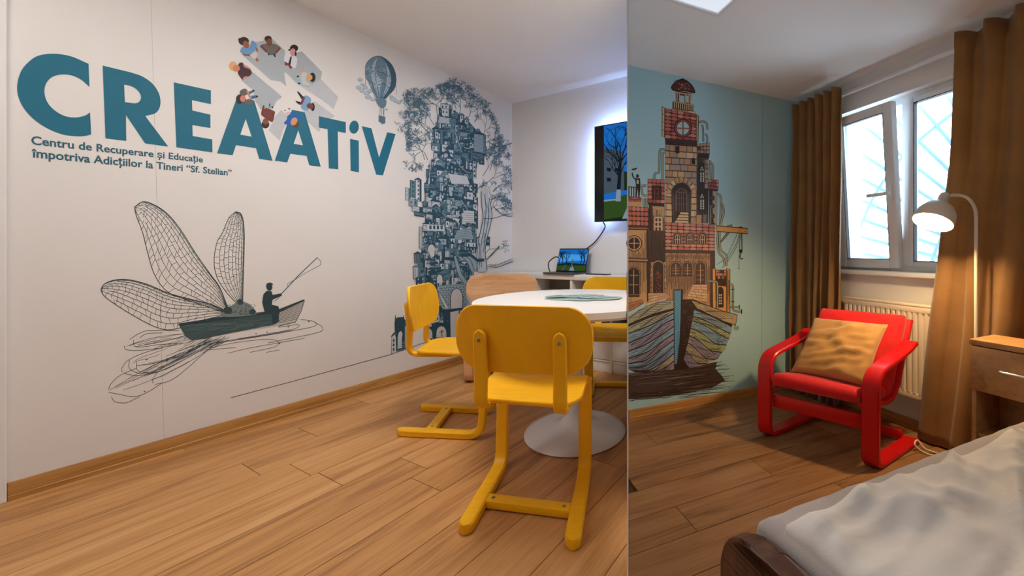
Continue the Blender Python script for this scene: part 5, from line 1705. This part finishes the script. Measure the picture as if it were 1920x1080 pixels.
# clock storey
tiles([(218, 226), (400, 258), (398, 416), (216, 400)], 5, 8)
poly([(202, 217), (217, 222), (215, 395), (201, 390)], CRM); poly([(400, 264), (413, 268), (409, 424), (398, 420)], ORG)
for y in (260, 305, 350): p.line([(202, y), (216, y + 1)], .9, DK)
p.ell(322, 341, 53, 55, DK); p.ell(322, 341, 47, 49, RED2); p.ell(322, 341, 40, 42, DK); p.ell(322, 341, 36, 38, SKYC)
p.line([(322, 296), (322, 388)], 2.4, DK); p.line([(276, 341), (368, 343)], 2.4, DK); p.line([(322, 296), (322, 388)], 1.2, RED); p.line([(276, 341), (368, 343)], 1.2, RED)
poly([(220, 400), (404, 416), (404, 446), (220, 432)], DK2); hatch([(220, 402), (404, 418), (404, 446), (220, 432)], 26, DK, 1.0)
# stone tower
stones([(220, 432), (404, 446), (400, 665), (219, 660)], [(.12, .3, .42, .68, .85), (.13, .38, .66, .9), (.2, .45, .6, .8), (.14, .48, .72), (.22, .4, .62, .85), (.35, .55, .8)])
poly([(280, 446), (300, 448), (300, 486), (280, 484)], DK); poly([(372, 515), (392, 516), (392, 550), (372, 548)], DK)
stones([(219, 660), (260, 664), (258, 888), (219, 886)], [(.25,), (.2,), (.3,), (.22,), (.25,), (.2,)]); stones([(368, 664), (402, 666), (398, 890), (366, 890)], [(.75,), (.8,), (.7,), (.8,), (.72,), (.75,)])
p.fill([(258, 890)] + [(313 - 58 * math.cos(math.pi * k / 12), 722 - 66 * math.sin(math.pi * k / 12)) for k in range(13)] + [(368, 890)], DK)
for k in range(9):                                   # voussoirs
    a0, a1 = math.pi * (k + .08) / 9, math.pi * (k + .92) / 9
    f = lambda a, r, s: (313 - r * math.cos(a), 722 - r * s * math.sin(a))
    p.fill([f(a0, 60, 1.14), f(a0, 86, 1.16), f((a0 + a1) / 2, 88, 1.16), f(a1, 86, 1.16), f(a1, 60, 1.14)], rnd.choice((TAN, TAN2, CRM))); p.line([f(a0, 60, 1.14), f(a0, 86, 1.16), f(a1, 86, 1.16), f(a1, 60, 1.14)], .9, DK, closed=True)
for x in (286, 300, 313, 326, 342): p.line([(x, 700), (x, 822)], 1.0, (120, 98, 86))
for y in (712, 745, 780): p.line([(284, y), (344, y)], 1.0, (120, 98, 86))
p.curve([(284, 822), (284, 720), (313, 690), (344, 720), (344, 822)], 1.2, (120, 98, 86))
for k in range(26):
    x = rnd.choice((rnd.uniform(260, 282), rnd.uniform(346, 366))); p.line([(x, rnd.uniform(700, 760)), (x, rnd.uniform(800, 886))], .6, (96, 80, 78))
for k in range(4): poly([(308 - k * 9, 826 + k * 16), (352, 828 + k * 16), (356, 842 + k * 16), (302 - k * 10, 840 + k * 16)], CRM, .8)
# gothic side tower
p.fill([(404, 490), (470, 498), (468, 892), (400, 892)], (84, 64, 56)); hatch([(404, 495), (470, 498), (468, 892), (400, 892)], 28, DK, 1.0)
tiles([(403, 430), (476, 424), (478, 490), (403, 486)], 4, 3, (TAN3, DK2, (150, 110, 92), TAN2)); p.fill([(405, 486), (476, 490), (472, 516), (405, 512)], DK)
for cy in (542, 700):
    arch(432, cy, cy + 122, 22, DK, point=True)
    p.ell(432, cy + 28, 4, 6, SKYC); p.ell(426, cy + 40, 4, 5, SKYC); p.ell(438, cy + 40, 4, 5, SKYC)
    for x in (422, 436): p.fill([(x, cy + 58), (x + 4, cy + 52), (x + 8, cy + 58), (x + 8, cy + 110), (x, cy + 110)], (196, 204, 178))
    for k in range(3): p.line([(420, cy + 70 + k * 14), (446, cy + 70 + k * 14)], .9, DK)
stones([(446, 520), (470, 520), (466, 690), (448, 690)], [(.5,), (.4,), (.6,), (.5,), (.4,), (.6,)], (TAN3, (140, 116, 100)))
poly([(398, 840), (432, 842), (430, 892), (398, 890)], TAN2); poly([(436, 838), (462, 840), (460, 890), (436, 890)], (120, 110, 100))
# round turret
p.fill([(472, 690), (522, 694), (517, 898), (474, 898)], DK); p.fill([(494, 700), (520, 704), (516, 896), (500, 890), (492, 800)], (168, 160, 148))
for y in (745, 790, 850): p.ell(494, y, 11, 14, DK); p.ell(490, y, 4, 6, (120, 110, 104))
tiles([(470, 636), (529, 640), (526, 700), (470, 694)], 4, 3, (RED2, DK2, PINK, RED2)); p.fill([(470, 690), (522, 696), (520, 706), (470, 702)], DK)
p.line([(482, 790), (482, 895)], 1.6, TAN3)
# left small turret with dark window
tiles([(118, 634), (216, 637), (216, 778), (118, 774)], 4, 6); p.fill([(142, 672), (198, 675), (197, 758), (142, 754)], DK)
p.line([(158, 690), (158, 745)], .9, RED2); p.line([(180, 690), (180, 745)], .9, RED2); p.line([(158, 690), (180, 690)], .9, RED2); p.line([(158, 718), (180, 718)], .9, RED2); p.line([(158, 745), (180, 745)], .9, RED2)
p.fill([(118, 774), (216, 778), (214, 790), (124, 788)], DK)
p.fill([(124, 786), (216, 790), (218, 1055), (120, 1055)], DK2); p.fill([(146, 792), (214, 796), (214, 1052), (146, 1052)], (196, 160, 118)); hatch([(146, 792), (214, 796), (214, 1052), (146, 1052)], 22, DK2, .7); hatch([(122, 790), (146, 792), (146, 1052), (122, 1052)], 10, DK, 1.0)
poly([(154, 850), (206, 852), (206, 946), (154, 944)], CRM, 1.2)
for i in range(2):
    for j in range(3): p.fill([(162 + i * 20, 862 + j * 26), (174 + i * 20, 862 + j * 26), (174 + i * 20, 880 + j * 26), (162 + i * 20, 880 + j * 26)], DK2)
poly([(146, 1008), (214, 1010), (214, 1048), (146, 1046)], TAN, 1.0)
for i in range(3):
    x = 156 + i * 19; p.fill([(x, 1014), (x + 13, 1014), (x + 8, 1029), (x + 13, 1044), (x, 1044), (x + 5, 1029)], DK)
# terrace with the man waving
for k in range(5): p.line([(10 + k * 14, 678), (10 + k * 14, 740)], 2.0, DK)
p.line([(8, 678), (76, 690)], 1.6, DK); p.line([(8, 738), (76, 742)], 1.6, DK)
p.fill([(44, 628), (58, 632), (74, 630), (77, 668), (72, 735), (64, 735), (60, 690), (55, 735), (46, 735), (50, 670)], DK); p.fill([(54, 640), (68, 642), (66, 664), (54, 662)], (190, 190, 180)); p.ell(59, 618, 8, 11, DK); p.curve([(48, 636), (34, 622), (28, 598)], 2.4, DK); p.fill([(24, 577), (44, 572), (62, 568), (48, 582), (28, 584)], DK)
tiles([(6, 738), (82, 742), (82, 766), (6, 764)], 5, 2); p.fill([(6, 764), (84, 768), (84, 796), (6, 794)], TAN)
tiles([(4, 793), (120, 798), (122, 908), (4, 904)], 5, 4, (RED, RED, PINK, (204, 112, 94)))
p.fill([(4, 902), (122, 906), (120, 930), (4, 926)], DK)
# long red tiled storey
tiles([(218, 884), (506, 900), (506, 1052), (218, 1046)], 8, 8, (PINK, RED, (200, 150, 128), (184, 120, 104)))
for x in (290, 362, 434): arch(x, 948, 1012, 21, DK2, frame_c=PINK, fw=6)
for x in (290, 362, 434):
    p.line([(x, 955), (x, 1010)], 1.0, CRM); p.line([(x - 16, 985), (x + 16, 985)], 1.0, CRM); p.curve([(x - 12, 1010), (x - 12, 968), (x, 955), (x + 12, 968), (x + 12, 1010)], .9, CRM)
# lower storeys
Z2()
p.fill([(200, 195), (466, 200), (466, 500), (206, 470)], (178, 138, 104)); hatch([(200, 200), (466, 204), (466, 500), (206, 470)], 90, DK2, .6); p.fill([(200, 192), (466, 198), (466, 216), (200, 212)], DK2); hatch([(200, 212), (466, 216), (466, 250), (200, 246)], 60, DK2, .8); p.fill([(440, 200), (467, 200), (467, 505), (440, 495)], DK2)
for x in (258, 320): arch(x, 262, 334, 26, DK2, 1.4, frame_c=CRM, fw=6)
arch(389, 262, 376, 26, DK2, 1.4, frame_c=CRM, fw=6)
for (x, y0, y1) in ((258, 270, 330), (320, 270, 330), (389, 272, 374)):
    p.line([(x, y0), (x, y1)], 1.0, CRM)
    for k in range(1, 4): p.line([(x - 20, y0 + (y1 - y0) * k / 4 + 6), (x + 20, y0 + (y1 - y0) * k / 4 + 6)], .8, TAN2)
stones([(350, 378), (424, 378), (426, 472), (312, 452)], [(.5,), (.3, .65), (.2, .5, .8), (.35, .7), (.2, .45, .75), (.3, .6)], (CRM, TAN, (214, 176, 150)), gap=.04)
p.fill([(106, 90), (200, 92), (206, 440), (104, 430)], DK2); hatch([(106, 90), (200, 92), (206, 440), (104, 430)], 30, DK, 1.0)
stones([(126, 256), (206, 256), (206, 426), (122, 424)], [(.2, .8)] * 6, (TAN2, TAN3, CRM)); arch(164, 258, 426, 26, DK, 1.2, frame_c=TAN2, fw=8)
for k in range(60):
    x, y = 164 + rnd.uniform(-16, 16), rnd.uniform(300, 420); p.fill([(x, y), (x + 3, y + 2), (x, y + 4), (x - 3, y + 2)], RED2)
stones([(100, 424), (200, 424), (232, 444), (100, 496)], [(.5, .85), (.3, .6), (.2, .5, .8), (.4,)], (TAN, CRM, (206, 160, 138)), gap=.03)
p.fill([(4, 84), (106, 86), (108, 470), (4, 528)], (196, 158, 112)); hatch([(4, 90), (106, 92), (108, 440), (4, 500)], 26, DK2, .7); p.line([(105, 86), (108, 470)], 2.6, DK)
p.fill([(4, 66), (108, 68), (106, 90), (4, 88)], DK2); p.line([(4, 78), (106, 80)], 1.2, TAN)
p.ell(36, 160, 42, 44, DK); p.ell(36, 160, 37, 39, TAN); p.ell(36, 160, 31, 33, DK); p.line([(36, 128), (36, 192)], 1.5, TAN); p.line([(6, 160), (66, 160)], 1.5, TAN)
p.fill([(4, 236), (110, 240), (108, 262), (4, 258)], DK2); p.line([(4, 247), (108, 250)], 1.6, CRM)
arch(34, 292, 430, 30, DK, 1.4, frame_c=TAN, fw=6); p.line([(34, 300), (34, 428)], 1.3, TAN); p.line([(10, 330), (58, 330)], 1.0, TAN); p.line([(10, 380), (58, 380)], 1.0, TAN)
p.fill([(4, 434), (66, 434), (64, 446), (4, 446)], DK2); poly([(4, 480), (80, 460), (86, 476), (40, 506), (4, 522)], (190, 130, 84), 1.0); hatch([(4, 486), (80, 466), (80, 480), (4, 520)], 12, DK, .8)
# timber hoist house
p.fill([(468, 300), (530, 300), (530, 540), (468, 510)], DK2); tiles([(470, 302), (526, 302), (526, 350), (470, 350)], 5, 3, ((150, 110, 92), DK2, PINK)); p.fill([(470, 350), (526, 350), (526, 384), (470, 380)], DK)
p.fill([(482, 386), (528, 390), (530, 536), (470, 512)], ORG); arch(496, 392, 500, 15, DK, 1.0, point=True)
for k in range(4):
    for i in range(2): p.fill([(488 + i * 9, 430 + k * 15), (494 + i * 9, 430 + k * 15), (494 + i * 9, 439 + k * 15), (488 + i * 9, 439 + k * 15)], CRM)
poly([(452, 294), (469, 294), (472, 512), (454, 500)], ORG, 1.4); poly([(527, 295), (546, 296), (546, 540), (528, 532)], ORG, 1.4)
hatch([(530, 300), (544, 300), (544, 530), (530, 525)], 5, DK2, .7)
pipe([(432, 360), (450, 362), (476, 366), (480, 400), (480, 508)], 2.4)
pipe([(546, 378), (560, 382), (563, 420), (562, 470), (566, 516), (606, 524)], 2.0); pipe([(548, 500), (596, 500)], 1.8); p.line([(597, 488), (597, 512)], 2, DK); p.line([(608, 510), (608, 536)], 2, DK); p.line([(552, 405), (570, 405)], 1.6, DK); p.line([(552, 470), (570, 470)], 1.6, DK)
# water
WTR = (76, 60, 56)
p.fill([(4, 850), (290, 832), (478, 790), (470, 830), (500, 860), (520, 890), (450, 930), (330, 958), (180, 978), (4, 990)], WTR)
for k in range(90):
    y = rnd.uniform(800, 985); x0 = rnd.uniform(-20, 380); L = rnd.uniform(60, 220)
    if y < 840 and x0 < 300: y += 45
    x1 = min(x0 + L, 575 - abs(y - 880) * .5)
    p.line([(max(6, x0), y + 10), ((x0 + x1) / 2, y + 3), (x1, y - 6)], rnd.uniform(.8, 1.8), rnd.choice((DK, DK, (130, 118, 112), WTR)), taper=True)
for (y, x1) in ((792, 505), (805, 525), (830, 545), (812, 500), (866, 568), (893, 570), (850, 520), (915, 520), (880, 540)): p.line([(300, y + 26), (430, y + 10), (x1, y - 2)], 1.6, DK, taper=True)
for (y, x1) in ((996, 55), (985, 230), (968, 390), (955, 440)): p.line([(6, y + 4), (x1 * .5, y + 2), (x1, y - 6)], 1.4, DK, taper=True)
# hull
p.up(2)
hull = [(4, 560), (60, 515), (130, 482), (200, 464), (250, 458), (350, 458), (420, 486), (500, 518), (560, 560), (556, 610), (544, 660), (520, 720), (478, 775), (420, 800), (290, 832), (120, 850), (40, 846), (4, 826)]
p.fill(hull, DK)
GR, BLU, PUR, BEI, GRN = (164, 166, 144), (130, 164, 190), (144, 138, 162), (168, 158, 134), (166, 176, 128)
def plank_band(A, B, c, n=5):
    """one strake between two edge curves, with drawn grain"""
    S, T = resample(A, 16), resample(B, 16)
    p.fill([tuple(q) for q in S] + [tuple(q) for q in T[::-1]], c)
    for i in range(1, n):
        t = i / n
        row = [s.lerp(q, t + .12 * math.sin(k * .9 + i)) for k, (s, q) in enumerate(zip(S, T))]
        a = rnd.randint(0, 4); p.line([tuple(q) for q in row[a:16 - rnd.randint(0, 4)]], .8, (64, 52, 56))
    p.up()
edges = [[(4, 600), (120, 552), (248, 512)], [(4, 640), (110, 600), (190, 560), (248, 530)], [(4, 690), (120, 640), (200, 585), (248, 562)], [(4, 735), (110, 690), (190, 640), (248, 600)], [(4, 772), (110, 735), (200, 672), (248, 640)], [(4, 800), (100, 780), (190, 715), (248, 672)], [(4, 822), (80, 815), (170, 770), (248, 705)], [(30, 836), (110, 835), (190, 790), (248, 745)], [(100, 846), (160, 840), (210, 815), (248, 785)], [(160, 846), (200, 842), (248, 832)]]
cols = [GR, BLU, PUR, BLU, PUR, BLU, (120, 150, 186), BEI, PUR]
for i in range(9):
    A = [(x, y + 4) for x, y in edges[i]]; B = [(x, y - 3) for x, y in edges[i + 1]]
    plank_band(A, B, cols[i], 6)
plank_band([(4, 548), (60, 518), (130, 486), (200, 467), (248, 462)], [(4, 590), (120, 540), (200, 516), (248, 505)], GR, 7)
# right side strakes
plank_band([(335, 462), (420, 490), (500, 520), (584, 543)], [(372, 506), (440, 538), (510, 572), (574, 594)], (180, 164, 132), 7)
p.line([(335, 460), (420, 488), (500, 518), (585, 541), (576, 596), (510, 574), (440, 540), (372, 508)], 1.6, DK, closed=True)
re_ = [[(356, 512), (440, 545), (510, 580), (556, 604)], [(350, 548), (420, 572), (490, 612), (548, 640)], [(346, 572), (410, 595), (480, 640), (540, 668)], [(338, 612), (400, 640), (460, 690), (528, 702)], [(330, 652), (385, 680), (440, 728), (505, 740)], [(322, 690), (360, 715), (410, 768), (470, 778)], [(312, 730), (340, 760), (370, 797), (425, 799)], [(300, 780), (318, 808), (330, 822), (350, 822)]]
for i, c in enumerate((BLU, GRN, BLU, GRN, PUR, BEI, PUR)):
    plank_band([(x, y + 3) for x, y in re_[i]], [(x, y - 3) for x, y in re_[i + 1]], c, 6)
for _ in range(150):                                 # fine hatching towards the turn of the hull
    t = rnd.uniform(.1, 1); x = 548 - 130 * t * t + rnd.uniform(-70, -8); y = 610 + 180 * t
    p.line([(x, y), (x + rnd.uniform(4, 12), y + rnd.uniform(0, 4))], .6, DK)
for _ in range(170):                                 # cross hatching in the shade of the bow
    t = rnd.uniform(0, 1); x = 296 + rnd.uniform(0, 95) * (1 - t * .6); y = 470 + t * 330
    p.line([(x, y), (x + rnd.uniform(6, 22), y + rnd.uniform(-2, 3))], .6, DK if rnd.random() < .6 else (112, 84, 70))
# stem post
poly([(247, 408), (294, 404), (290, 832), (250, 834)], DK, 1.4)
p.fill([(250, 412), (284, 410), (282, 560), (276, 690), (262, 800), (252, 800)], (104, 168, 208)); 
for k in range(34):
    y = 416 + k * 11; p.curve([(251, y + 10), (264, y + 2 + (8 if k > 18 else 0)), (281 - k * .3, y - 8)], .8, (40, 66, 92))
p.line([(570, 602), (592, 600), (592, 618), (570, 620)], .7, DK2, closed=True); p.line([(576, 606), (576, 614)], .7, DK2); p.line([(581, 606), (581, 614)], .7, DK2); p.line([(586, 606), (586, 613)], .7, DK2)
p.build('printed_castle_boat', wall_m, label='coloured print of a brick castle riding on a wooden boat')
